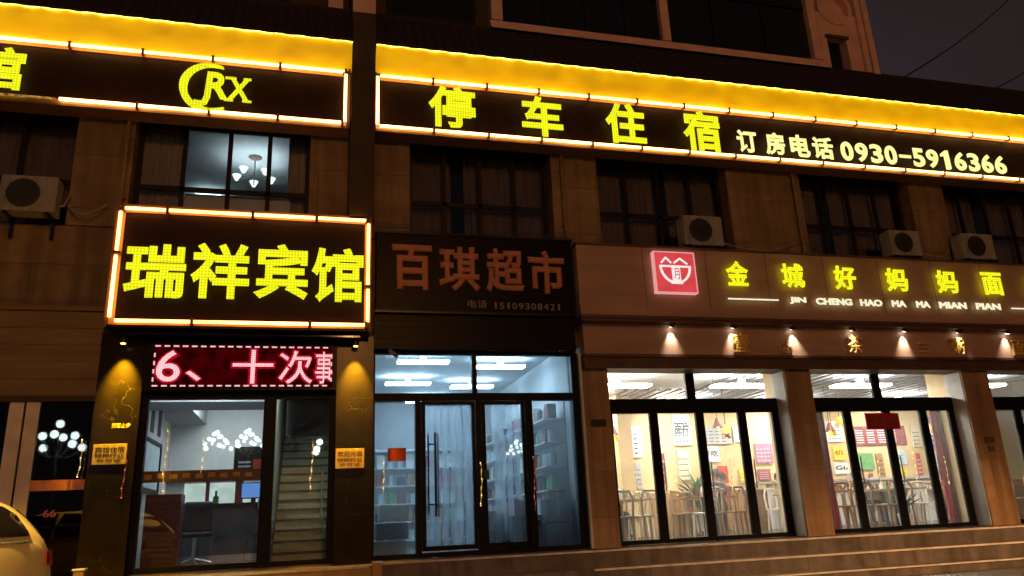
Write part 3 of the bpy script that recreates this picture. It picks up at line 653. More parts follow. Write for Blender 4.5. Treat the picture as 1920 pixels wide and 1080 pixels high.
# ================================================================== RESTAURANT SIGN
rs = thing('restaurant_sign', (9, 11.7, 4.64), 'brown restaurant sign board with small glowing yellow characters 金城好妈妈面 and pinyin beneath', 'sign')
B('board', 'brown_clad', rs, (4.34, XR, 11.66, 12.0, 4.70, 5.97))
B('ledge', 'brown_dark', rs, (4.32, XR, 11.58, 12.02, 4.645, 4.70), (4.32, XR, 11.62, 12.02, 5.97, 6.0))
B('moulding', 'brown_clad', rs, (4.34, XR, 11.63, 11.66, 4.70, 4.86))
Bs('panel_seam', 'brown_dark', rs, *[(4.34+1.22*k, 4.348+1.22*k, 11.657, 11.66, 4.86, 5.97) for k in range(1, 12)])
for ch, x0, x1 in (('金', 7.12, 7.57), ('城', 8.25, 8.72), ('好', 9.36, 9.84), ('妈', 10.51, 11.0), ('妈', 11.67, 12.17), ('面', 12.77, 13.26), ('片', 13.92, 14.4)):
    text('character', ch, x0, x1, 5.29, 5.76, 11.6, 'letter', rs, .03, .05)
B('line', 'letter_white', rs, (7.11, 8.13, 11.59, 11.6, 5.04, 5.065), (13.36, 14.3, 11.59, 11.6, 5.02, 5.045))
for wd, x0, x1 in (('JIN', 8.35, 8.70), ('CHENG', 8.90, 9.68), ('HAO', 9.85, 10.34), ('MA', 10.55, 10.88), ('MA', 11.10, 11.43), ('MIAN', 11.63, 12.28), ('PIAN', 12.50, 13.10)):
    text('pinyin', wd, x0, x1, 4.99, 5.12, 11.6, 'letter_white', rs, .055, .02)
lg = thing('logo_box', (6.1, 11.6, 5.13), 'small square red lightbox with a white bowl emblem, left end of the restaurant sign', 'sign')
B('box', 'logo_red', lg, (5.74, 6.50, 11.56, 11.66, 5.13, 5.86), bevel=.01)
B('rim', 'logo_rim', lg, (5.725, 5.742, 11.55, 11.66, 5.115, 5.875), (6.498, 6.515, 11.55, 11.66, 5.115, 5.875), (5.742, 6.498, 11.55, 11.66, 5.858, 5.875), (5.742, 6.498, 11.55, 11.66, 5.115, 5.132))
em = MB(); n = 20
for k in range(n):
    a, b = PI+PI*k/n, PI+PI*(k+1)/n
    em.prism([(6.12+.30*math.cos(a), 5.60+.32*math.sin(a)), (6.12+.30*math.cos(b), 5.60+.32*math.sin(b)), (6.12+.26*math.cos(b), 5.60+.28*math.sin(b)), (6.12+.26*math.cos(a), 5.60+.28*math.sin(a))], 11.54, 11.56)
em.box(5.82, 6.42, 11.535, 11.56, 5.585, 5.615).box(6.05, 6.20, 11.53, 11.56, 5.34, 5.60).box(6.02, 6.23, 11.53, 11.56, 5.28, 5.33)
em.bar((5.86, 11.55, 5.66), (5.95, 11.55, 5.76), .018).bar((5.95, 11.55, 5.76), (6.05, 11.55, 5.66), .018).bar((6.1, 11.55, 5.66), (6.22, 11.55, 5.75), .018).bar((6.22, 11.55, 5.75), (6.36, 11.55, 5.65), .018)
em.build('emblem', 'logo_white', lg)
text('mark', '月', 6.07, 6.18, 5.36, 5.56, 11.53, 'logo_red', lg, .0, .003)
# gold characters on the lower fascia
sl = thing('slogan', (10, 11.82, 4.1), 'row of raised gold brush characters along the spotlit fascia under the restaurant sign', 'lettering')
for ch, x0, x1, z0, z1 in (('壹', 7.20, 7.52, 4.12, 4.47), ('心', 8.10, 8.40, 4.11, 4.30), ('茶', 9.55, 9.91, 4.12, 4.47), ('三', 11.12, 11.40, 4.16, 4.36), ('粥', 11.88, 12.20, 4.12, 4.46), ('面', 13.35, 13.7, 4.12, 4.44)):
    text('character', ch, x0, x1, z0, z1, 11.82, 'gold', sl, .03, .05, .03)
rs_ = random.Random(3)
for k in range(11):
    x = 6.03+1.213*k
    if x > XR-.5: break
    if k == 0:
        sp = thing('spotlight', (x, 11.74, 4.6), '', 'spotlight', 'spotlights under the restaurant sign ledge')
        MB().bar((x, 11.72, 4.60), (x, 11.74, 4.555), .055, 14).build('housing', 'black_metal', sp)
        MB().bar((x, 11.7395, 4.557), (x, 11.742, 4.547), .042, 14).build('lens', 'lamp_spot', sp)
        L = bpy.data.lights.new('lamp', 'SPOT'); L.energy = 46; L.color = (1, .88, .72); L.spot_size = R(66); L.spot_blend = .9; L.shadow_soft_size = .03
        lo = bpy.data.objects.new('lamp', L); COL.objects.link(lo); lo.parent = sp; lo.location = (0, .0, -.06); lo.rotation_euler = (R(19), 0, 0)
        sp0 = sp
    else:
        sp = dup(sp0, (x+rs_.uniform(-.03, .03), 11.74, 4.6), None, rs_.uniform(-.25, .25))
        for c_ in sp.children:
            if c_.type == 'LIGHT': c_.data = c_.data.copy(); c_.data.energy *= rs_.uniform(.7, 1.25); c_.rotation_euler = (R(rs_.uniform(15, 24)), R(rs_.uniform(-7, 7)), 0)
    sp['label'] = ['first small spotlight from the left under the restaurant sign, lighting bare fascia', 'spotlight just left of the gold character 壹', 'spotlight above the small gold character 心', 'spotlight above the gold character 茶', 'spotlight left of the gold character 三', 'spotlight above the gold character 粥', 'spotlight above the gold character 面'][k] if k < 7 else 'spotlight under the restaurant sign beyond the right edge of the photo'

# ================================================================== AC UNITS
def ac(x0, z0, w, hgt, label):
    a = thing('air_conditioner', (x0+w/2, 11.8, z0), label, 'air conditioner', 'air conditioner units under the upstairs windows')
    Y = 11.62
    B('body', 'ac_white', a, (x0, x0+w, Y, Y+.3, z0, z0+hgt), bevel=.02)
    cx, cz, r = x0+w*.42, z0+hgt*.5, hgt*.40
    MB().bar((cx, Y+.001, cz), (cx, Y-.006, cz), r, 28).build('fan_recess', 'ac_dark', a)
    gm = MB()
    for rr in (r*.3, r*.52, r*.75, r*.97):
        p = [(cx+rr*math.cos(2*PI*k/24), Y-.014, cz+rr*math.sin(2*PI*k/24)) for k in range(25)]; gm.path(p, .004, 4)
    for k in range(8): t = PI*k/4; gm.bar((cx, Y-.014, cz), (cx+r*math.cos(t), Y-.014, cz+r*math.sin(t)), .004, 4)
    gm.build('fan_grille', 'ac_dark', a)
    fb = MB()
    for k in range(4):
        t = PI*k/2+.3
        fb.add([(cx, Y-.008, cz), (cx+r*.85*math.cos(t), Y-.009, cz+r*.85*math.sin(t)), (cx+r*.8*math.cos(t+.8), Y-.007, cz+r*.8*math.sin(t+.8))], [(0, 1, 2)])
    fb.build('fan_blade', 'black_plastic', a)
    for bx_ in (x0+.08, x0+w-.12): MB().box(bx_, bx_+.04, Y, 12.0, z0-.04, z0).box(bx_, bx_+.04, 11.96, 12.0, z0-.3, z0-.04).build('bracket', 'black_metal', a)
    MB().path([(x0+w, Y+.15, z0+.15), (x0+w+.06, Y+.2, z0+.18), (x0+w+.08, 11.97, z0+.4), (x0+w+.08, 12.2, z0+.7)], .018).build('hose', 'ac_white', a)
ac(-4.46, 6.06, .74, .56, 'dusty air conditioner outdoor unit at the far left, below the left sign band')
ac(6.42, 6.06, .78, .57, 'air conditioner outdoor unit standing just above the red logo box')
ac(10.84, 6.06, .70, .52, 'second air conditioner from the right, above the restaurant sign board')
ac(12.56, 6.06, .78, .54, 'rightmost air conditioner outdoor unit above the restaurant sign board')

# ================================================================== INTERIORS
def ceiling_light(x, y, z, w, d, m, label, group):
    t = thing('ceiling_light', (x, y, z), label, 'ceiling light', group)
    B('diffuser', m, t, (x-w/2, x+w/2, y-d/2, y+d/2, z-.16, z-.12))
    B('canopy', 'white', t, (x-.05, x+.05, y-.05, y+.05, z-.12, z-.002))
    return t
# ---- guesthouse lobby
B('lobby_back', 'white_wall', bld, (-2.9, .84, 18, 18.1, F0, 4.35))
B('lobby_soffit', 'grey_wall', bld, (-2.9, -.62, 13.4, 14.4, 3.55, 4.34), (-2.9, -2.2, 14.4, 18, 3.75, 4.34))
B('lobby_arch', 'grey_wall', bld, (-2.895, -2.75, 12.45, 16.2, F0, 4.34))
for k, y in enumerate((14.2, 14.85, 15.55)):
    B('wall_niche', 'frame', bld, (-2.752, -2.74, y, y+.3, 3.25, 4.2))
B('stair_wall', 'grey_wall', bld, (-.62, -.52, 12.2, 17.9, F0, 4.34))
pic = thing('framed_mirror', (-2.74, 13.4, 2.1), 'slanted dark-framed mirror on the left wall of the guesthouse lobby', 'mirror')
B('frame', 'frame', pic, (-2.75, -2.70, 13.0, 15.9, 2.2, 2.27), (-2.75, -2.70, 13.0, 15.9, 3.05, 3.12), (-2.75, -2.70, 15.83, 15.9, 2.27, 3.05)); B('glass', 'pale_board', pic, (-2.75, -2.72, 13.05, 15.8, 2.27, 3.05))
ct = thing('reception_counter', (-1.5, 15, F0), 'long dark grey reception counter with glowing pale shelves behind, inside the guesthouse lobby', 'counter')
B('front_panel', 'grey_slat', ct, (-2.3, -.66, 14.9, 15.0, F0, 1.92))
B('top', 'black_plastic', ct, (-2.35, -.64, 14.84, 15.4, 1.92, 1.97))
B('plinth', 'metal', ct, (-2.3, -.66, 14.88, 14.92, F0, 1.1))
bw = thing('back_shelf', (-1.6, 16.5, F0), 'backlit pale display shelf behind the reception counter', 'shelf')
B('panel', 'white_wall', bw, (-2.7, -.7, 16.6, 16.7, F0, 2.5)); B('light_panel', glow('soft_panel', (.75, .95, .88), .75, .15, 4), bw, (-2.35, -1.95, 16.58, 16.6, 1.95, 2.42), (-1.88, -1.40, 16.58, 16.6, 1.95, 2.42), (-1.25, -.75, 16.58, 16.6, 1.95, 2.42))
B('frame', 'wood_red', bw, (-2.7, -.7, 16.5, 16.6, 2.45, 2.56), (-1.95, -1.88, 16.52, 16.6, 1.95, 2.45), (-1.40, -1.25, 16.52, 16.6, 1.95, 2.45))
mn = thing('computer_monitor', (-.95, 14.95, 1.97), 'computer monitor with a blue screen on the reception counter', 'monitor')
B('stand', 'black_plastic', mn, (-1.0, -.92, 15.1, 15.2, 1.97, 2.05)); B('casing', 'black_plastic', mn, (-1.18, -.74, 15.06, 15.1, 2.04, 2.33)); B('screen', 'screen', mn, (-1.16, -.76, 15.05, 15.06, 2.06, 2.31))
ra_ = at(440, 838, 15.3); rb_ = at(492, 896, 15.3)
rk_ = thing('brochure_rack', (rb_.x, 15.3, rb_.z), 'dark rack with white stripes and a red card above the reception counter', 'rack')
B('panel', 'ink', rk_, (ra_.x, rb_.x, 15.3, 15.34, rb_.z, ra_.z)); Bs('leaflet', 'cloth_white', rk_, *[(ra_.x+.08, ra_.x+.3, 15.29, 15.3, rb_.z+.05+.075*k, rb_.z+.085+.075*k) for k in range(4)]); B('card', 'red_paper', rk_, (rb_.x-.18, rb_.x-.04, 15.285, 15.3, rb_.z+.08, rb_.z+.34))
tag(MB().bar((-1.6, 15.1, 1.972), (-1.6, 15.1, 2.1), .05, 12).bar((-1.6, 15.1, 2.1), (-1.6, 15.1, 2.2), .02, 8).build('vase', 'green'), 'small green vase standing on the reception counter', 'vase')
tag(B('price_card', 'white', None, (-.86, -.68, 14.82, 14.835, 1.86, 2.02)), 'small white card on the front edge of the reception counter', 'card')
cab = thing('slatted_cabinet', (-2.1, 12.6, F0), 'dark red wooden slatted cabinet behind the left pane of the guesthouse entrance', 'cabinet')
B('body', 'wood_red', cab, (-2.28, -1.80, 12.45, 12.85, F0, 2.05)); B('slat', 'wood_red', cab, *[(-2.25, -1.83, 12.42, 12.45, 1.1+.075*k, 1.1+.075*k+.045) for k in range(12)])
ch = thing('office_chair', (-1.72, 13.6, F0), 'black office chair in front of the reception counter', 'chair')
B('seat', 'black_plastic', ch, (-1.95, -1.5, 13.4, 13.85, 1.42, 1.5), bevel=.03); B('backrest', 'black_plastic', ch, (-1.94, -1.51, 13.82, 13.88, 1.5, 1.98), bevel=.03)
MB().bar((-1.72, 13.62, 1.1), (-1.72, 13.62, 1.42), .03).build('column', 'metal', ch)
for k in range(5): t = 2*PI*k/5; MB().bar((-1.72, 13.62, 1.1), (-1.72+.27*math.cos(t), 13.62+.27*math.sin(t), 1.03), .018).build('leg', 'metal', ch)
cd = thing('chandelier', (-1.1, 15, 4.34), 'crystal chandelier of small white globes under the guesthouse lobby ceiling', 'chandelier')
MB().bar((-1.1, 14.6, 4.34), (-1.1, 14.6, 3.95), .012).build('rod', 'metal', cd)
gm = MB()
for k in range(11): t = 2*PI*k/11; gm.ball((-1.1+.3*math.cos(t), 14.6+.3*math.sin(t), 3.86+.05*(k % 2)), .05)
gm.build('globe', 'lamp_cool', cd)
ceiling_light(-1.6, 13.0, 4.33, 1.0, .5, 'lamp_cool', 'square white ceiling light just inside the guesthouse entrance', 'lobby ceiling lights')
ceiling_light(-1.6, 16.2, 4.33, 1.0, .5, 'lamp_cool', 'square white ceiling light over the reception counter', 'lobby ceiling lights')
# stairs behind the narrow door
stp = MB(); nk = 14
for k in range(nk): stp.box(-.5, .83, 12.75+.29*k, 12.75+.29*nk+.4, F0+.165*k, F0+.165*(k+1)-.004*(k+1 > 0))
sb = stp.build('staircase', 'green_step', bld)
B('nosing', 'stone_step', sb, *[(-.5, .83, 12.72+.29*k, 12.76+.29*k, F0+.165*(k+1)-.03, F0+.165*(k+1)+.004) for k in range(nk)])
B('stair_ceiling', 'grey_slat', bld, (-.5, .83, 12.3, 13.0, 3.9, 4.0)); MB().slab([(14.6, 3.9), (18, 5.2), (18, 5.3), (14.6, 4.0)], -.5, .83).build('stair_soffit', 'grey_slat', bld)
ceiling_light(.15, 12.75, 3.9, .3, .3, glow('stair_lamp', (.93, 1, .78), 38), 'dim small ceiling light at the foot of the guesthouse staircase', 'stair lights')
tag(B('fire_box', 'wood_red', None, (.55, .8, 12.9, 13.02, 1.6, 2.1)), 'dark box fixed low on the right wall beside the staircase', 'box')

# ---- supermarket
B('shop_back', 'grey_wall', bld, (.94, 4.30, 19, 19.1, F0, 4.35))
for k, (x, y) in enumerate(((1.9, 13.2), (3.4, 13.6), (1.9, 15.4), (3.3, 15.8), (2.6, 17.8))):
    ceiling_light(x, y, 4.34, .9, .22, 'lamp_cool_hi', 'cool white ceiling light inside the supermarket, ' + ['nearest the left door', 'nearest the right door', 'left of the second pair', 'right of the second pair', 'farthest from the doors'][k], 'supermarket ceiling lights')
# curtain of clear plastic strips in the doorway
pc = thing('strip_curtain', (2.2, 12.5, 3.36), 'hanging curtain of clear plastic strips inside the supermarket doors', 'curtain')
B('rail', 'metal', pc, (1.68, 3.4, 12.45, 12.49, 3.33, 3.37))
for k in range(14):
    x = 1.72+.12*k+.015*math.sin(k*2.1)
    if 8 <= k <= 9: continue
    v = []; n = 10
    for j in range(n+1):
        z = 3.34-(3.34-1.08)*j/n; dx = .012*math.sin(j*.9+k); v += [(x+dx, 12.47+.02*math.sin(j*.7+k*1.3), z), (x+.05+dx, 12.455+.02*math.sin(j*.7+k*1.3), z), (x+.105+dx, 12.47+.02*math.sin(j*.7+k*1.3), z)]
    MB().add(v, [(j*3+i, j*3+i+1, j*3+i+4, j*3+i+3) for j in range(n) for i in (0, 1)], True).build('strip', 'strip', pc)
def shelf(loc, L, along, label, h=2.2):
    """shelving unit L long, along 'y' (facing -x) or 'x' (facing the street)"""
    t = thing('shelving_unit', loc, label, 'shelf', 'shelving units in the supermarket'); x, y, z = loc
    if along == 'y':
        B('back_panel', 'white', t, (x, x+.03, y, y+L, z, z+h))
        for k in range(6): B('shelf', 'white', t, (x-.38, x, y, y+L, z+.12+.4*k, z+.145+.4*k))
    else:
        B('back_panel', 'white', t, (x, x+L, y, y+.03, z, z+h))
        for k in range(6): B('shelf', 'white', t, (x, x+L, y-.38, y, z+.12+.4*k, z+.145+.4*k))
    return t
shelf((4.28, 12.7, F0), 3.0, 'y', 'nearest white shelving unit along the right wall of the supermarket', 2.5)
shelf((4.28, 15.8, F0), 3.0, 'y', 'far white shelving unit along the right wall of the supermarket', 2.5)
shelf((1.0, 18.6, F0), 2.6, 'x', 'white shelving unit across the back of the supermarket', 2.2)
protos = []
prod_lab = ['maroon carton among the supermarket shelf goods', 'tan packet among the supermarket shelf goods', 'navy box among the supermarket shelf goods', 'white box among the supermarket shelf goods', 'green packet among the supermarket shelf goods', 'pale blue tin among the supermarket shelf goods']
pmat = ['maroon', 'wood', 'cloth_navy', 'white', 'green', 'pale_board']
for k in range(6):
    mb = MB()
    if k in (0, 2, 3): mb.box(-.09, .09, -.08, .08, 0, [.26, 0, .2, .3][k] if k < 4 else .2)
    elif k == 5: mb.bar((0, 0, 0), (0, 0, .22), .07, 14)
    else: mb.loft([[(sx*.08, sy*.05*f, z) for sx, sy in ((-1, -1), (1, -1), (1, 1), (-1, 1))] for z, f in ((0, 1), (.05, 1.3), (.2, 1.1), (.26, .15))])
    o = mb.build('product_box' if k != 5 else 'product_tin', pmat[k]); tag(o, prod_lab[k], 'goods', 'goods on the supermarket shelves'); protos.append([o, False])
def put(k, x, y, z, rz=0):
    o, used = protos[k]
    if used: o = o.copy(); COL.objects.link(o)
    protos[k][1] = True; o.location = (x, y, z); o.rotation_euler = (0, 0, rz)
for lv in range(6):
    y = 12.85
    while y < 18.6:
        if not 15.62 < y < 15.92 and random.random() < .95: put(random.randrange(6), 4.08, y, F0+.146+.4*lv, PI/2)
        y += .2+.06*random.random()
for lv in range(5):
    x = 1.15
    while x < 3.5:
        if random.random() < .95: put(random.randrange(6), x, 18.4, F0+.146+.4*lv)
        x += .21+.05*random.random()
n1 = B('red_notice', 'red_paper', None, (1.17, 1.45, 12.05, 12.056, 2.41, 2.61)); tag(n1, 'small red paper notice taped on the left supermarket glass', 'notice')
# cartons made up to stand for a dark mass low in the right glass
for k, (x, y, w, d, h, m, lab) in enumerate(((2.72, 12.50, .42, .36, .34, 'tarp', 'made-up low dark carton nearest the middle door frame'), (2.76, 12.52, .34, .3, .30, 'wood_red', 'made-up dark red carton stacked on the low dark carton'), (3.20, 12.42, .5, .4, .55, 'tarp', 'made-up tall dark carton in the middle of the right supermarket door'),
        (3.26, 12.46, .36, .3, .24, 'maroon', 'made-up maroon box on top of the tall dark carton'), (3.76, 12.42, .46, .4, .42, 'ink', 'made-up black crate behind the rightmost supermarket glass'), (3.80, 12.46, .40, .34, .36, 'cloth_navy', 'made-up navy box stacked on the black crate'), (3.86, 12.5, .3, .3, .14, 'wood_red', 'made-up flat red-brown box topping the rightmost stack'))):
    z0 = F0+.002+{1: .342, 3: .552, 5: .422, 6: .784}.get(k, 0)
    c_ = thing('carton', (x+w/2, y+d/2, z0), lab, 'carton', 'made-up cartons stacked behind the right supermarket glass')
    B('box', m, c_, (x, x+w, y, y+d, z0, z0+h), bevel=.012)
    B('standin_tape', 'stucco', c_, (x+w*.45, x+w*.55, y-.003, y, z0+h*.2, z0+h))
bx = thing('drinks_crate', (1.3, 12.6, F0), 'stack of pale drinks crates behind the lower left supermarket glass', 'crate')
for k in range(3): B('crate', ['grey_wall', 'tarp', 'pale_board'][k], bx, (1.02+.03*k, 1.5+.02*k, 12.4, 12.8, F0+.01+.27*k, F0+.255+.27*k), bevel=.01)

# ---- restaurant
B('restaurant_back', 'beige_wall', bld, (4.4, XR, 17.2, 17.3, F0, 4.35))
B('restaurant_ceiling', 'white_wall', bld, (4.4, XR, 12.4, 17.2, 4.1, 4.15))
cs2 = MB()
for k in range(26):
    x = 8.3+.30*k; cs2.box(x, x+.11, 12.9, 16.9, 4.03, 4.07)
cs2.build('ceiling_slat', 'grey_slat', bld)
cs3 = MB()
for k in range(8): cs3.box(6.4+.26*k, 6.5+.26*k, 15.0, 17.0, 3.98, 4.02)
cs3.build('ceiling_slat', 'brown_dark', bld)
for k, (x, y) in enumerate(((5.7, 13.6), (8.4, 13.6), (11.2, 13.6), (14.2, 13.6), (5.7, 16), (8.4, 16.2), (11.2, 16.4), (14.2, 16))):
    ceiling_light(x, y, 3.98, 1.3, .3, 'lamp_day', 'bright strip ceiling light in the restaurant, ' + ('front' if k < 4 else 'rear') + ' row, ' + ['first', 'second', 'third', 'fourth'][k % 4] + ' from the left', 'restaurant ceiling lights')
for x in (6.55, 10.6): B('column', 'beige_wall', bld, (x, x+.32, 15.8, 16.2, F0, 4.1))
def board(px0, py0, px1, py1, m, label, cat='poster', words=None, wm='ink', Y=17.18, name='wall_poster', lines=0):
    a = at(px0, py0, Y); b = at(px1, py1, Y)
    t = thing(name, (a.x, Y, b.z), label, cat)
    B('sheet', m, t, (a.x, b.x, Y-.03, Y, b.z, a.z))
    if words: text('lettering', words, a.x+.08*(b.x-a.x), b.x-.08*(b.x-a.x), b.z+.35*(a.z-b.z), b.z+.75*(a.z-b.z), Y-.03, wm, t, .02, .006)
    for k in range(lines):
        z = b.z+(a.z-b.z)*(.12+.76*k/max(1, lines)); w = (b.x-a.x)
        B('print', wm, t, *[(a.x+w*(.08+.2*j), a.x+w*(.08+.2*j+.13), Y-.034, Y-.03, z, z+(a.z-b.z)*.04) for j in range(4)])
    return t
board(1152, 800, 1205, 858, 'pale_board', 'pale menu board at the top left of the restaurant wall', lines=5)
board(1258, 778, 1297, 835, 'pale_board', 'pale green menu board seen through the second glass panel of the left window', words='面片', lines=4)
board(1312, 838, 1350, 866, 'white', 'white board with dark writing above the red poster', words='好吃')
board(1344, 874, 1366, 905, 'red_paper', 'small red poster under the white board in the restaurant')
board(1413, 832, 1450, 868, 'purple', 'purple picture panel in the fourth glass panel of the left window', lines=4, wm='white')
board(1310, 800, 1372, 832, 'grey_wall', 'grey menu strip high on the restaurant wall', lines=4)
board(1560, 838, 1585, 862, 'yellow', 'yellow sign on the restaurant wall beside the left red curtain', words='价', wm='red_paper')
board(1562, 868, 1592, 888, 'white', 'white sheet below the yellow sign on the restaurant wall', words='G6')
board(1592, 800, 1700, 833, 'maroon', 'long maroon menu board across the right window', lines=6, wm='white')
board(1735, 782, 1762, 838, 'blue_poster', 'blue and white poster near the right red curtain', lines=5, wm='white')
board(1600, 850, 1640, 880, 'green', 'green poster below the maroon menu board')
rn = thing('red_hanging_sign', (10.46, 12.3, 2.8), 'dark red sign hung at the top centre of the right restaurant window', 'sign')
B('board', 'red_cloth', rn, (10.1, 10.84, 12.285, 12.305, 2.79, 3.09)); text('lettering', '营业中', 10.2, 10.74, 2.86, 3.02, 12.285, 'maroon', rn, .02, .005)
def drape(name, x0, x1, Y, z0, z1, m, label, folds):
    v = []; n = folds*6
    for z in (z0, z1): v += [(x0+(x1-x0)*k/n, Y+.05*math.sin(2*PI*k/6), z) for k in range(n+1)]
    o = MB().add(v, [(k, k+1, n+2+k, n+1+k) for k in range(n)], True).build(name, m); tag(o, label, 'curtain', None); return o
drape('curtain', 9.06, 9.40, 12.6, 1.0, 3.3, 'red_cloth', 'narrow red curtain at the left edge of the right restaurant window', 4)
drape('curtain', 12.0, 12.62, 12.75, 1.0, 3.3, 'red_cloth', 'wide dark red curtain at the right edge of the right restaurant window', 6)
drape('curtain', 13.2, 13.7, 12.9, 1.0, 3.3, 'tarp', 'dark grey curtain in the last restaurant window at the right edge of the photo', 5)
k = 0
for px0, py0, px1, py1, m, lab in ((1168, 868, 1180, 905, 'wood_red', 'narrow dark red strip picture low on the left part of the restaurant wall'), (1235, 850, 1250, 905, 'maroon', 'tall narrow maroon strip on the restaurant wall beside the beige column'),
      (1372, 800, 1402, 828, 'white', 'white picture high on the wall between the grey strip and the purple panel'), (1385, 880, 1402, 905, 'yellow', 'small yellow notice right of the red poster'), (1420, 880, 1445, 900, 'maroon', 'small maroon picture below the purple panel'),
      (1640, 850, 1662, 905, 'wood', 'tall wood-coloured poster in the middle of the right restaurant window'), (1668, 845, 1700, 870, 'pale_board', 'pale poster right of centre in the right restaurant window'), (1672, 880, 1705, 905, 'yellow', 'yellow poster below the pale one in the right restaurant window'), (1715, 850, 1732, 900, 'red_paper', 'narrow red poster below the blue and white one')):
    board(px0, py0, px1, py1, m, lab, lines=3+k % 3, wm='ink' if m in ('white', 'pale_board', 'yellow', 'wood') else 'white'); k += 1
def tableware(loc, label):
    x, y, z = loc; t = thing('condiment_set', loc, label, 'tableware', 'condiment sets on the restaurant tables')
    for dx, hh, r, m in ((-.1, .17, .03, 'wood_red'), (0, .13, .035, 'white'), (.09, .2, .028, 'green')):
        b = MB().bar((x+dx, y, z), (x+dx, y, z+hh*.75), r, 10).bar((x+dx, y, z+hh*.75), (x+dx, y, z+hh), r*.9, 10, r*.4).build('bottle', m, t)
    B('tissue_box', 'cloth_white', t, (x+.16, x+.3, y-.05, y+.05, z, z+.08)); return t
twp = None
wm_ = MB()
x = 4.5
while x < XR-.2: wm_.box(x, x+.035, 17.12, 17.16, F0, 1.9); x += .11
B('wainscot', 'wood', bld, (4.41, XR, 17.16, 17.19, F0, 1.9)); 
for k in range(16):
    x = 4.9+.9*k+.25*math.sin(k*2.3); y = 13.6+1.1*(k % 3)
    t = thing('pendant_lamp', (x, y, 4.1), 'small amber pendant lamp, %s from the left over the restaurant tables' % ['first', 'second', 'third', 'fourth', 'fifth', 'sixth', 'seventh', 'eighth', 'ninth', 'tenth', 'eleventh', 'twelfth', 'thirteenth', 'fourteenth', 'fifteenth', 'sixteenth'][k], 'pendant lamp', 'pendant lamps over the restaurant tables')
    MB().bar((x, y, 3.2), (x, y, 4.1), .006, 5).build('cord', 'ink', t)
    MB().bar((x, y, 3.02), (x, y, 3.2), .11, 14, .03, caps=False).build('shade', 'wood_red' if k % 2 else 'yellow', t)
    MB().ball((x, y, 3.05), .04, 8, 6).build('bulb', 'lamp_gold', t)
# tables and chairs
def table(loc, label):
    x, y, z = loc; t = thing('dining_table', loc, label, 'table', 'restaurant tables')
    B('table_top', 'wood', t, (x-.55, x+.55, y-.33, y+.33, z+.72, z+.75), bevel=.006)
    MB().bar((x, y, z+.03), (x, y, z+.72), .035).build('pedestal', 'black_metal', t); B('base', 'black_metal', t, (x-.25, x+.25, y-.2, y+.2, z+.004, z+.03))
    return t
def chair(loc, label, m='wood'):
    x, y, z = loc; t = thing('dining_chair', loc, label, 'chair', 'restaurant chairs')
    B('seat', m, t, (x-.2, x+.2, y-.2, y+.2, z+.43, z+.46), bevel=.008)
    bk = MB().path([Vector((x-.19, y-.19, z+.44)), Vector((x-.21, y-.2, z+.75)), Vector((x-.15, y-.2, z+.88)), Vector((x+.15, y-.2, z+.88)), Vector((x+.21, y-.2, z+.75)), Vector((x+.19, y-.19, z+.44))], .022, 8)
    bk.path([Vector((x-.12, y-.2, z+.87)), Vector((x, y-.2, z+.62)), Vector((x+.12, y-.2, z+.87))], .01, 6).bar((x, y-.2, z+.62), (x, y-.2, z+.45), .014, 6)
    bk.build('backrest', m, t)
    for sx, sy in ((-1, -1), (1, -1), (1, 1), (-1, 1)):
        MB().bar((x+sx*.17, y+sy*.17, z+.43), (x+sx*.19, y+sy*.2, z+.004), .021).build('leg', m, t)
    return t
FL = F0
tb = None; cb = None; cb2 = None; names = {13.7: 'front', 15.0: 'middle', 16.4: 'back'}
TX = {13.7: [5.6, 7.3, 10.0, 11.6, 14.0], 15.0: [6.0, 8.0, 10.4, 12.4, 14.4], 16.4: [6.6, 8.9, 11.4, 13.6, 15.6]}
for y, xs in TX.items():
    for i, x in enumerate(xs):
        lab = 'pale wood restaurant table, %s of the %s row counted from the left' % (['first', 'second', 'third', 'fourth', 'fifth'][i], names[y])
        if tb is None: tb = table((x, y, FL), lab)
        else: dup(tb, (x, y, FL), lab)
        tl = 'condiment bottles and tissue box on the %s table of the %s row' % (['first', 'second', 'third', 'fourth', 'fifth'][i], names[y])
        if twp is None: twp = tableware((x, y, FL+.752), tl)
        else: dup(twp, (x, y, FL+.752), tl)
        for j, (dx, dy, rz) in enumerate(((-.25, -.5, 0), (.28, -.52, .12), (-.2, .55, PI))):
            lb = 'wood chair %s the %s table in the %s row' % (['at the near left of', 'at the near right of', 'on the far side of'][j], ['first', 'second', 'third', 'fourth', 'fifth'][i], names[y])
            if cb is None: cb = chair((x+dx, y+dy, FL), lb); cb.rotation_euler = (0, 0, rz)
            elif (i+j) % 3 == 1:
                if cb2 is None: cb2 = chair((x+dx, y+dy, FL), lb.replace('wood', 'cream'), 'cream'); cb2.rotation_euler = (0, 0, rz)
                else: dup(cb2, (x+dx+rs_.uniform(-.08, .08), y+dy, FL), lb.replace('wood', 'cream'), rz+rs_.uniform(-.5, .5))
            else: dup(cb, (x+dx+rs_.uniform(-.1, .1), y+dy, FL), lb, rz+rs_.uniform(-.6, .6))
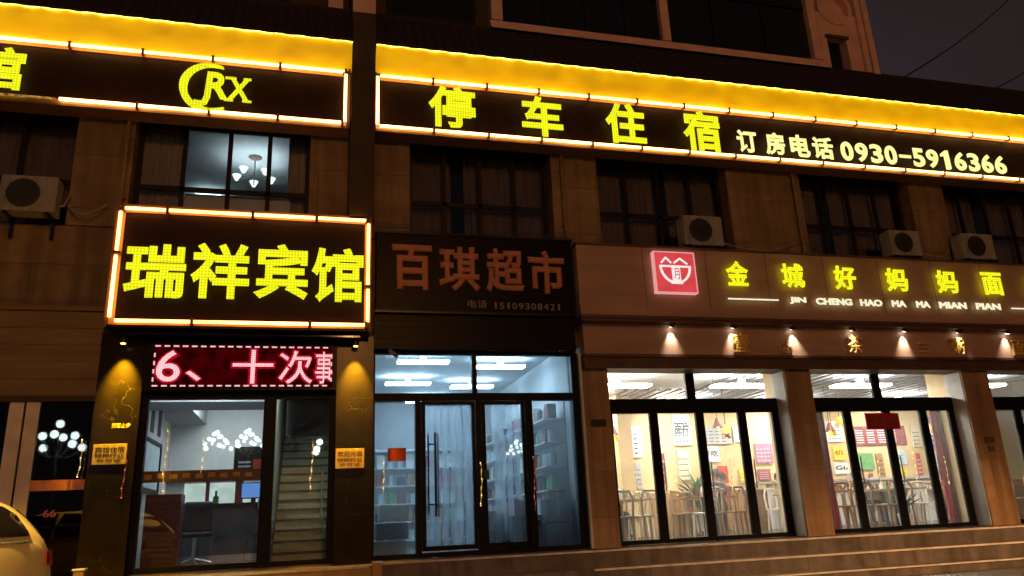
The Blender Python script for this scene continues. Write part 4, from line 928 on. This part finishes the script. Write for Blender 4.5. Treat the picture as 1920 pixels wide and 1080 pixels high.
# seated diners: one continuous skinned body each
def person(loc, face, top, label, hair=True):
    x, y, z = loc; t = thing('person', loc, label, 'person', None)
    J = {'hip': (0, 0, .50), 'wa': (0, .02, .66), 'ch': (0, .04, .88), 'nk': (0, .05, 1.03), 'hd': (0, .07, 1.10), 'ht': (0, .08, 1.24)}
    for s, n in ((-1, 'l'), (1, 'r')):
        J.update({'sh'+n: (s*.17, .05, .98), 'el'+n: (s*.24, .16, .76), 'wr'+n: (s*.13, .36, .79), 'hn'+n: (s*.10, .43, .80), 'hp'+n: (s*.09, .02, .49), 'kn'+n: (s*.12, .43, .50), 'an'+n: (s*.12, .42, .09), 'to'+n: (s*.13, .58, .05)})
    rad = {'hip': .13, 'wa': .12, 'ch': .135, 'nk': .055, 'hd': .085, 'ht': .085}
    rk = {'sh': .065, 'el': .045, 'wr': .032, 'hn': .035, 'hp': .09, 'kn': .06, 'an': .04, 'to': .035}
    keys = list(J); ed = [('hip', 'wa'), ('wa', 'ch'), ('ch', 'nk'), ('nk', 'hd'), ('hd', 'ht')]
    for n in 'lr': ed += [('ch', 'sh'+n), ('sh'+n, 'el'+n), ('el'+n, 'wr'+n), ('wr'+n, 'hn'+n), ('hip', 'hp'+n), ('hp'+n, 'kn'+n), ('kn'+n, 'an'+n), ('an'+n, 'to'+n)]
    me = bpy.data.meshes.new('body'); me.from_pydata([Vector(J[k]) for k in keys], [(keys.index(a), keys.index(b)) for a, b in ed], [])
    o = bpy.data.objects.new('body', me); COL.objects.link(o)
    o.modifiers.new('skin', 'SKIN'); o.modifiers.new('sub', 'SUBSURF').levels = 2
    if not me.skin_vertices: pass
    else:
        for i, k in enumerate(keys): rr = rad.get(k) or rk[k[:2]]; me.skin_vertices[0].data[i].radius = (rr, rr*.85)
        me.skin_vertices[0].data[0].use_root = True
    bpy.context.view_layer.update()
    em = bpy.data.meshes.new_from_object(o.evaluated_get(bpy.context.evaluated_depsgraph_get())); bpy.data.objects.remove(o)
    for p in em.polygons: p.use_smooth = True
    em.materials.clear(); em.materials.append(M['skin']); em.materials.append(M[top]); em.materials.append(M['cloth_navy'])
    for p in em.polygons:
        c = p.center
        p.material_index = 0 if c.z > 1.02 or (c.y > .38 and .74 < c.z < .9) else (1 if c.z > .56 else 2)
    b = bpy.data.objects.new('body', em); COL.objects.link(b); b.parent = t; WLOC[b.name] = Vector((0, 0, 0))
    ring = []
    for j in range(7):
        ph = .1+1.45*j/6; ring.append([(.098*math.sin(ph)*math.cos(a), .052+.108*math.sin(ph)*math.sin(a)*(1 if math.sin(a) < 0 else .8), 1.19+.115*math.cos(ph)-(.07*max(0, -math.sin(a)) if j > 4 else 0)) for a in [2*PI*i/16 for i in range(16)]])
    hr = MB().loft(ring); hr.v = [v+Vector(loc) for v in hr.v]; hr.build('hair', 'hair', t)
    f = MB(); f.ball((-.032, .148, 1.185), .011, 6, 5); f.ball((.032, .148, 1.185), .011, 6, 5); f.v = [v+Vector(loc) for v in f.v]; f.build('eye', 'ink', t)
    f = MB().ball((0, .16, 1.155), .017, 6, 5, .8, 1, 1.3); f.v = [v+Vector(loc) for v in f.v]; f.build('nose', 'skin', t)
    t.rotation_euler = (0, 0, face); return t
person((8.05, 14.42, FL), .05, 'cloth_navy', 'seated diner in a dark top with black hair, behind the left restaurant window')
person((8.5, 15.6, FL), PI*.95, 'cloth_white', 'seated diner in a white top facing the street in the left restaurant window')
person((9.0, 15.85, FL), .1, 'cloth_red', 'seated diner in a red top behind the last glass panel of the left window')
person((12.3, 15.55, FL), PI, 'cloth_navy', 'seated diner in navy facing the street in the right restaurant window')
person((6.2, 15.6, FL), PI*1.02, 'cloth_white', 'seated diner in white behind the first glass panel of the left window')
person((10.6, 14.4, FL), -.05, 'cloth_red', 'seated diner in red with back turned, in the right restaurant window')
person((11.1, 16.98, FL), PI, 'cloth_navy', 'seated diner in dark clothes at the back row behind the maroon board')
# potted plants inside
def plant(loc, label, s=1.0):
    x, y, z = loc; t = thing('potted_plant', loc, label, 'plant', 'potted plants in the restaurant')
    MB().bar((x, y, z), (x, y, z+.3*s), .12*s, 14, .16*s).build('pot', 'white', t)
    lf = MB()
    for k in range(60):
        a = random.random()*2*PI; ln = (.25+.35*random.random())*s; el = .5+.9*random.random(); w = .035*s
        bse = Vector((x, y, z+.3*s+.25*s*random.random())); d = Vector((math.cos(a)*math.cos(el), math.sin(a)*math.cos(el), math.sin(el))); sd = Vector((-math.sin(a), math.cos(a), 0))*w
        lf.add([bse, bse+d*ln*.5+sd, bse+d*ln-Vector((0, 0, .08*s)), bse+d*ln*.5-sd], [(0, 1, 2, 3)])
    lf.build('foliage', 'leaf', t)
plant((8.9, 16.9, FL+.0), 'leafy potted plant beside the red poster behind the left restaurant window', 1.5)
plant((11.2, 13.0, FL), 'low potted plant on the floor behind the middle of the right restaurant window', .9)
cn = thing('service_counter', (12, 16.8, F0), 'pale service counter along the back wall behind the right restaurant window', 'counter')
B('front', 'white_wall', cn, (10.6, 15.5, 16.6, 16.7, F0, 2.0)); B('top', 'grey_wall', cn, (10.5, 15.6, 16.5, 17.1, 2.0, 2.05))

for px0, py0, px1, py1, m, lab in ((1545, 790, 1582, 828, 'white', 'white menu sheet above the yellow sign on the restaurant wall'), (1595, 885, 1622, 912, 'blue_poster', 'small blue poster low under the green one'), (1628, 888, 1640, 915, 'maroon', 'narrow maroon strip low in the middle of the right restaurant window'),
      (1742, 845, 1760, 880, 'white', 'white sheet below the blue and white poster'), (1705, 800, 1728, 838, 'cream', 'cream menu sheet right of the maroon board'), (1155, 868, 1164, 915, 'gold', 'slim gold strip at the far left of the restaurant wall'),
      (1190, 868, 1204, 915, 'grey_wall', 'grey photo strip left of the beige column on the restaurant wall'), (1268, 845, 1296, 900, 'cream', 'cream wall panel under the pale green menu board'), (1312, 870, 1338, 910, 'green', 'green landscape picture left of the small red poster')):
    board(px0, py0, px1, py1, m, lab, lines=4, wm='ink' if m in ('white', 'cream', 'grey_wall', 'gold') else 'white')
# ---- upstairs chandelier
uc = thing('chandelier', (-1.18, 14.05, 8.35), 'chandelier with flower-shaped glass globes in the lit upstairs room', 'chandelier')
MB().ball((-1.18, 14.05, 8.35), .13, 14, 8, 1, 1, .3).build('ceiling_rose', 'brown_dark', uc)
MB().bar((-1.18, 14.05, 8.34), (-1.18, 14.05, 7.95), .012).build('rod', 'metal', uc)
for k in range(5):
    a = 2*PI*k/5+.4; p = Vector((-1.18+.33*math.cos(a), 14.05+.33*math.sin(a), 7.9))
    g = MB().bar((-1.18, 14.05, 7.95), p, .01).build('arm', 'metal', uc)
    MB().bar(p+Vector((0, 0, -.02)), p+Vector((0, 0, .09)), .03, 12, .085, caps=False).build('glass_shade', glow('shade', (.85, 1, 1), 1.6) if k == 0 else bpy.data.materials['shade'], g)
    MB().ball(p+Vector((0, 0, .05)), .04, 8, 6).build('bulb', 'bulb_cool', g)
ceiling_light(-2.2, 15.9, 8.34, .5, .5, glow('guest_fill', (.66, .93, 1.0), 5), 'unseen square light added to brighten the lit upstairs room', 'added upstairs fill lights')  # unseen fill light, added to brighten the room

# ================================================================== GLOWING STRINGS added to imitate golden reflections on the shopfronts
def glint(x, z0, z1, Y, label, m='glint'):
    t = thing('glint_string', (x, Y, z1), label, 'imitated reflections', 'glowing strings imitating golden reflections on the shopfronts')
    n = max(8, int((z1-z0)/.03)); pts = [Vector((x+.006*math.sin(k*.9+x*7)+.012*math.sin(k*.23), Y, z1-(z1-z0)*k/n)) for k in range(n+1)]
    MB().path(pts, .003, 4).build('glint_wire', 'black_plastic', t)
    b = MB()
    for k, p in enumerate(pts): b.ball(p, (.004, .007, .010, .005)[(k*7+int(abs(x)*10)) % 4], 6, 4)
    b.build('bulb', m, t); return t  # glowing dots of the added string, imitating reflections
glint(-2.47, 2.0, 2.68, 11.84, 'red-gold glowing string imitating a reflection beside the left brass plaque', 'glint_red')
glint(-3.06, 2.3, 2.80, 11.9, 'gold glowing string imitating a reflection at the right edge of the left shop glass')
glint(-1.99, 2.05, 2.95, 12.03, 'gold glowing string imitating a reflection in the left side of the lobby glass')
glint(-1.5, 2.33, 2.8, 12.03, 'gold glowing string imitating a reflection in the middle of the lobby glass')
glint(.04, 1.98, 2.75, 12.03, 'gold glowing string imitating a reflection on the narrow staircase door')
glint(1.1, 1.95, 2.42, 12.03, 'gold glowing string imitating a reflection on the left supermarket glass')
glint(3.49, 1.6, 2.42, 12.03, 'orange glowing string imitating a reflection on the frame of the right supermarket door', 'glint_red')
glint(2.62, 1.7, 2.35, 12.03, 'gold glowing string imitating a reflection on the middle supermarket door frame')

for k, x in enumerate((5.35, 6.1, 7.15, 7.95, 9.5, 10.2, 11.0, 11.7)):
    glint(x, 1.75, 2.15+.3*((k*3) % 4)/3, 12.3, 'gold glowing string imitating a reflection on the restaurant glass, %s of eight from the left' % ['first', 'second', 'third', 'fourth', 'fifth', 'sixth', 'seventh', 'eighth'][k])
# ================================================================== CAR
def car(cx, cy, z0, label):
    """hatchback, nose towards -x, tail at cx"""
    t = thing('parked_car', (cx, cy, z0), label, 'car')
    W = .88
    # stations from tail (0) to nose (4.25): x, belt z, roof z, half width at belt, half width at roof, bottom z
    st_ = [(0.00, .80, .82, .60, .58, .42), (.03, .98, 1.0, .74, .70, .30), (.10, 1.14, 1.17, .80, .68, .26), (.26, 1.18, 1.37, .85, .64, .24), (.46, 1.18, 1.51, .87, .62, .22), (.75, 1.17, 1.57, .88, .60, .20),
           (1.3, 1.14, 1.59, .88, .60, .18), (2.0, 1.10, 1.57, .88, .60, .18), (2.6, 1.04, 1.42, .88, .60, .18), (3.1, .98, 1.10, .87, .70, .18), (3.3, .95, .99, .87, .74, .19), (3.8, .88, .92, .84, .74, .22), (4.1, .78, .82, .76, .68, .28), (4.22, .62, .66, .64, .6, .36)]
    rings = []
    for x, zb, zr, wb, wr, z_ in st_:
        X = cx-x; h = []
        for s, yy, zz in ((-1, wb*.86, z_), (-1, wb*.99, z_+.12), (-1, wb*1.02, z_+(zb-z_)*.55), (-1, wb*1.01, zb-.06), (-1, wb*.975, zb-.035), (-1, wb*.955, zb), (-1, wb*.5+wr*.5, (zb+zr)/2+.02), (-1, wr, zr-.035), (-1, wr*.75, zr-.006)):
            h.append((X, cy+s*yy, z0+zz))
        h.append((X, cy, z0+zr)); h += [(p[0], 2*cy-p[1], p[2]) for p in h[:9][::-1]]
        rings.append([Vector(p) for p in h])
    b = MB().loft(rings).build('body', 'paint_pearl', t)
    sb = b.modifiers.new('sub', 'SUBSURF'); sb.levels = 2; sb.render_levels = 2
    # glazing lies just outside the greenhouse sides
    def side_y(x, z):
        for p, q in zip(st_[:-1], st_[1:]):
            if p[0] <= x <= q[0]:
                f = (x-p[0])/(q[0]-p[0]); zb, zr, wb, wr = [p[i]+(q[i]-p[i])*f for i in (1, 2, 3, 4)]
                return wb*.955+(wr-wb*.955)*max(0, min(1, (z-zb)/(zr-.035-zb)))+.034
        return .8
    def gz(top, zbot, name):
        # top: outline (x, z) of the upper edge from tail to nose; zbot(x): lower edge
        for s in (-1, 1):
            xs = [top[0][0]+(top[-1][0]-top[0][0])*k/10 for k in range(11)]; rows = []
            for x in xs:
                for p, q in zip(top[:-1], top[1:]):
                    if p[0] <= x <= q[0]+1e-6: zt = p[1]+(q[1]-p[1])*(x-p[0])/(q[0]-p[0]); break
                rows.append([(cx-x, cy+s*(side_y(x, zbot(x)+(zt-zbot(x))*f/5)+.028*math.sin(PI*f/5)), z0+zbot(x)+(zt-zbot(x))*f/5) for f in range(6)])
            MB().add([p for r in rows for p in r], [(a*6+b, a*6+b+1, a*6+b+7, a*6+b+6) for a in range(10) for b in range(5)], True).build(name, 'car_glass', t)
    gz([(.22, 1.21), (.30, 1.34), (.45, 1.445), (.75, 1.515), (1.35, 1.54)], lambda x: 1.185-.02*x, 'rear_quarter_window')
    gz([(1.42, 1.54), (2.0, 1.515)], lambda x: 1.19-.03*x, 'side_window')
    gz([(2.07, 1.50), (2.5, 1.38), (2.9, 1.10)], lambda x: 1.18-.04*x, 'side_window')
    MB().add([(cx-.10, cy-.55, z0+1.185), (cx-.10, cy+.55, z0+1.185), (cx-.36, cy+.5, z0+1.445), (cx-.36, cy-.5, z0+1.445)], [(0, 1, 2, 3)]).build('rear_window', 'car_glass', t)
    for s in (-1, 1):
        MB().path([Vector((cx-x, cy+s*(side_y(x, 1.1)+.002), z0+z)) for x, z in ((.10, 1.135), (.25, 1.125), (.6, 1.11), (1.4, 1.09), (2.8, 1.0))], .012, 6).build('shoulder_trim', 'metal', t)
        MB().path([Vector((cx-x, cy+s*(.905), z0+z)) for x, z in ((1.38, .95), (1.38, .4))], .006, 5).build('door_seam', 'rubber', t)
    for s in (-1, 1):
        MB().loft([[Vector((cx-x, cy+s*y, z0+z)) for x, y, z in q] for q in ([(.00, .50, .90), (-.012, .62, .90), (.02, .74, .91), (.05, .78, .92)], [(.015, .50, 1.04), (.01, .62, 1.04), (.035, .73, 1.04), (.06, .775, 1.04)])], close=False, caps=False).build('tail_light', 'lens_red', t)
        for wx in (.78, 3.35):
            w = MB().bar((cx-wx, cy+s*.72, z0+.31), (cx-wx, cy+s*.90, z0+.31), .31, 28).build('wheel', 'rubber', t)
            MB().bar((cx-wx, cy+s*.895, z0+.31), (cx-wx, cy+s*.912, z0+.31), .20, 20).build('rim', 'alloy', w)
            MB().bar((cx-wx, cy+s*.60, z0+.33), (cx-wx, cy+s*.885, z0+.33), .37, 28).build('wheel_arch', 'rubber', t)
    B('number_plate', 'white', t, (cx-.02, cx+.03, cy-.22, cy+.22, z0+.62, z0+.74))
    B('bumper_trim', 'rubber', t, (cx-.25, cx-.0, cy-.70, cy+.70, z0+.36, z0+.44))
    return t
cr_ = car(-2.47, 8.98, .36, 'pearl-coloured hatchback parked at the far left, its tail in the lower left corner')
cr_.rotation_euler = (0, 0, R(17))

# ================================================================== STREET: lamps across the road, cables
def magnolia(loc, label, small=False):
    x, y, z = loc; t = thing('street_lamp', loc, label, 'street lamp', 'globe street lamps across the road')
    MB().bar((x, y, z), (x, y, z+4.3), .09, 12, .05).build('pole', 'ac_white', t)
    N = 15 if small else 9
    for k in range(N):
        if small: p = Vector((x+.62*math.cos(k*2.4)*math.sqrt(k/15), y+.62*math.sin(k*2.4)*math.sqrt(k/15), z+5.25-.75*(k/15)**.8)); a0 = Vector((x, y, z+4.3))
        elif k == 8: p = Vector((x, y, z+5.45)); a0 = Vector((x, y, z+4.3))
        else:
            a = 2*PI*k/8; rr = .95 if k % 2 else .55; p = Vector((x+rr*math.cos(a), y+rr*math.sin(a), z+(4.62 if k % 2 else 5.0))); a0 = Vector((x, y, z+4.25))
        arm = MB().path([a0, (a0+p)/2+Vector((0, 0, -.12)), p], .02).build('arm', 'ac_white', t)
        MB().ball(p+Vector((0, 0, .08)), .085 if small else .15, 12, 8).build('globe', 'globe', arm)
    return t
L0 = magnolia((-9.2, -8.6, .14), 'white globe street lamp across the road, reflected in the left shop glass')
L1 = magnolia((-3.75, -10.2, .14), 'small-globed street lamp across the road, left reflection in the guesthouse lobby glass', True)
dup(L1, (-2.55, -11.0, .3), 'small-globed street lamp across the road, right reflection in the guesthouse lobby glass')
dup(L1, (10.9, -16.4, .14), 'white globe street lamp across the road, reflected in the supermarket glass')
dup(L0, (-17.5, -8.8, .14), 'farthest left white globe street lamp across the road')
dup(L0, (1.0, -12.5, .14), 'white globe street lamp across the road, opposite the supermarket')
def sodium(loc, h, arm, label, power, col=(1, .50, .16), size=150, kind='SPOT'):
    x, y, z = loc; t = thing('street_light', loc, label, 'street light', 'amber street lights')
    MB().bar((x, y, z), (x, y, z+h), .08, 12, .05).build('pole', 'metal', t)
    hx, hy = x+arm[0], y+arm[1]
    MB().path([(x, y, z+h-.05), (hx, hy, z+h+.15)], .035, 8).build('arm', 'metal', t)
    B('lamp_head', 'ac_white', t, (hx-.14, hx+.14, hy-.28, hy+.28, z+h+.08, z+h+.2), bevel=.02)
    L = bpy.data.lights.new('lamp', kind); L.energy = power; L.color = col; L.shadow_soft_size = .12
    if kind == 'SPOT': L.spot_size = R(size); L.spot_blend = .3
    lo = bpy.data.objects.new('lamp', L); COL.objects.link(lo); lo.parent = t; lo.location = (arm[0], arm[1], h+.05)
    return t
sodium((13.4, 1.2, 0), 5.2, (-1.2, 1.6), 'amber street light beyond the right edge of the photo, lighting the restaurant piers and steps', 5600, (1, .53, .22))
sodium((-6.6, 5.6, 0), 5.4, (2.6, 1.6), 'amber street light beyond the left edge of the photo, lighting the parked car', 1900, (1, .60, .12), 112)
sodium((2.0, -22, .14), 11, (0, 1.5), 'tall amber street light far across the road facing the building', 7600, (1, .38, .09), 172, 'POINT')
cbm = thing('overhead_cable', (15, 14, 11), 'two thin dark cables sagging across the night sky at the upper right', 'cable')
for (a, b) in (((1862, -8), (1690, 140)), ((1925, 98), (1800, 182))):
    A_ = at(a[0], a[1], 26); B_ = at(b[0], b[1], 20); d = A_-B_; P0 = B_-d*.1; P1 = A_+d*1.2
    pts = [P0.lerp(P1, k/20)-Vector((0, 0, .9*(1-(2*k/20-1)**2))) for k in range(21)]
    MB().path(pts, .03, 5).build('cable', 'black_plastic', cbm)


for px, lab in ((150, 'short square stone post in front of the left marble pillar'), (707, 'short square stone post in front of the right marble pillar')):
    p = at(px, 1066 if px < 400 else 1052, 11.25)
    t = thing('stone_post', (p.x, 11.25, .36), lab, 'post', 'stone posts before the guesthouse step')
    B('shaft', 'step_warm', t, (p.x-.06, p.x+.06, 11.19, 11.31, .36, p.z-.03), bevel=.008); B('cap', 'stone_nosing', t, (p.x-.075, p.x+.075, 11.175, 11.325, p.z-.03, p.z), bevel=.008)
for x, z0_, z1_ in ((-2.93, 6.2, 7.8), (4.28, 6.12, 7.8), (9.1, 6.05, 7.8)):
    dp = MB().bar((x, 11.94, z0_), (x, 11.94, z1_), .035, 12)
    for zz in (z0_+.3, z1_-.3): dp.box(x-.05, x+.05, 11.93, 12.0, zz-.02, zz+.02)
    dp.build('drain_pipe', 'stucco', bld)
tag(MB().path([Vector((.95+.34*k, 11.77, 6.13+.035*math.sin(k*1.1)-.02*math.sin(k*.4))) for k in range(11)], .009, 5).build('cable', 'black_plastic'), 'black cable lying along the top of the unlit supermarket sign', 'cable')
tag(MB().path([Vector((7.7+.4*k, 11.9, 6.02+.03*abs(math.sin(k*1.3)))) for k in range(14)], .009, 5).build('cable', 'black_plastic'), 'black cable running along the top of the restaurant sign board', 'cable')

for (x, z, x2, lab) in ((7.28, 6.25, 8.9, 'grey refrigerant hose drooping from the unit above the red logo box'), (11.62, 6.3, 12.5, 'grey refrigerant hose slung between the two rightmost outdoor units'), (-3.64, 6.3, -3.1, 'grey hose hanging beside the outdoor unit at the far left')):
    tag(MB().path([Vector((x+(x2-x)*k/12, 11.93-.15*math.sin(PI*k/12), z-.22*math.sin(PI*k/12)+.05*k/12)) for k in range(13)], .016, 6).build('hose', 'ac_white'), lab, 'hose')
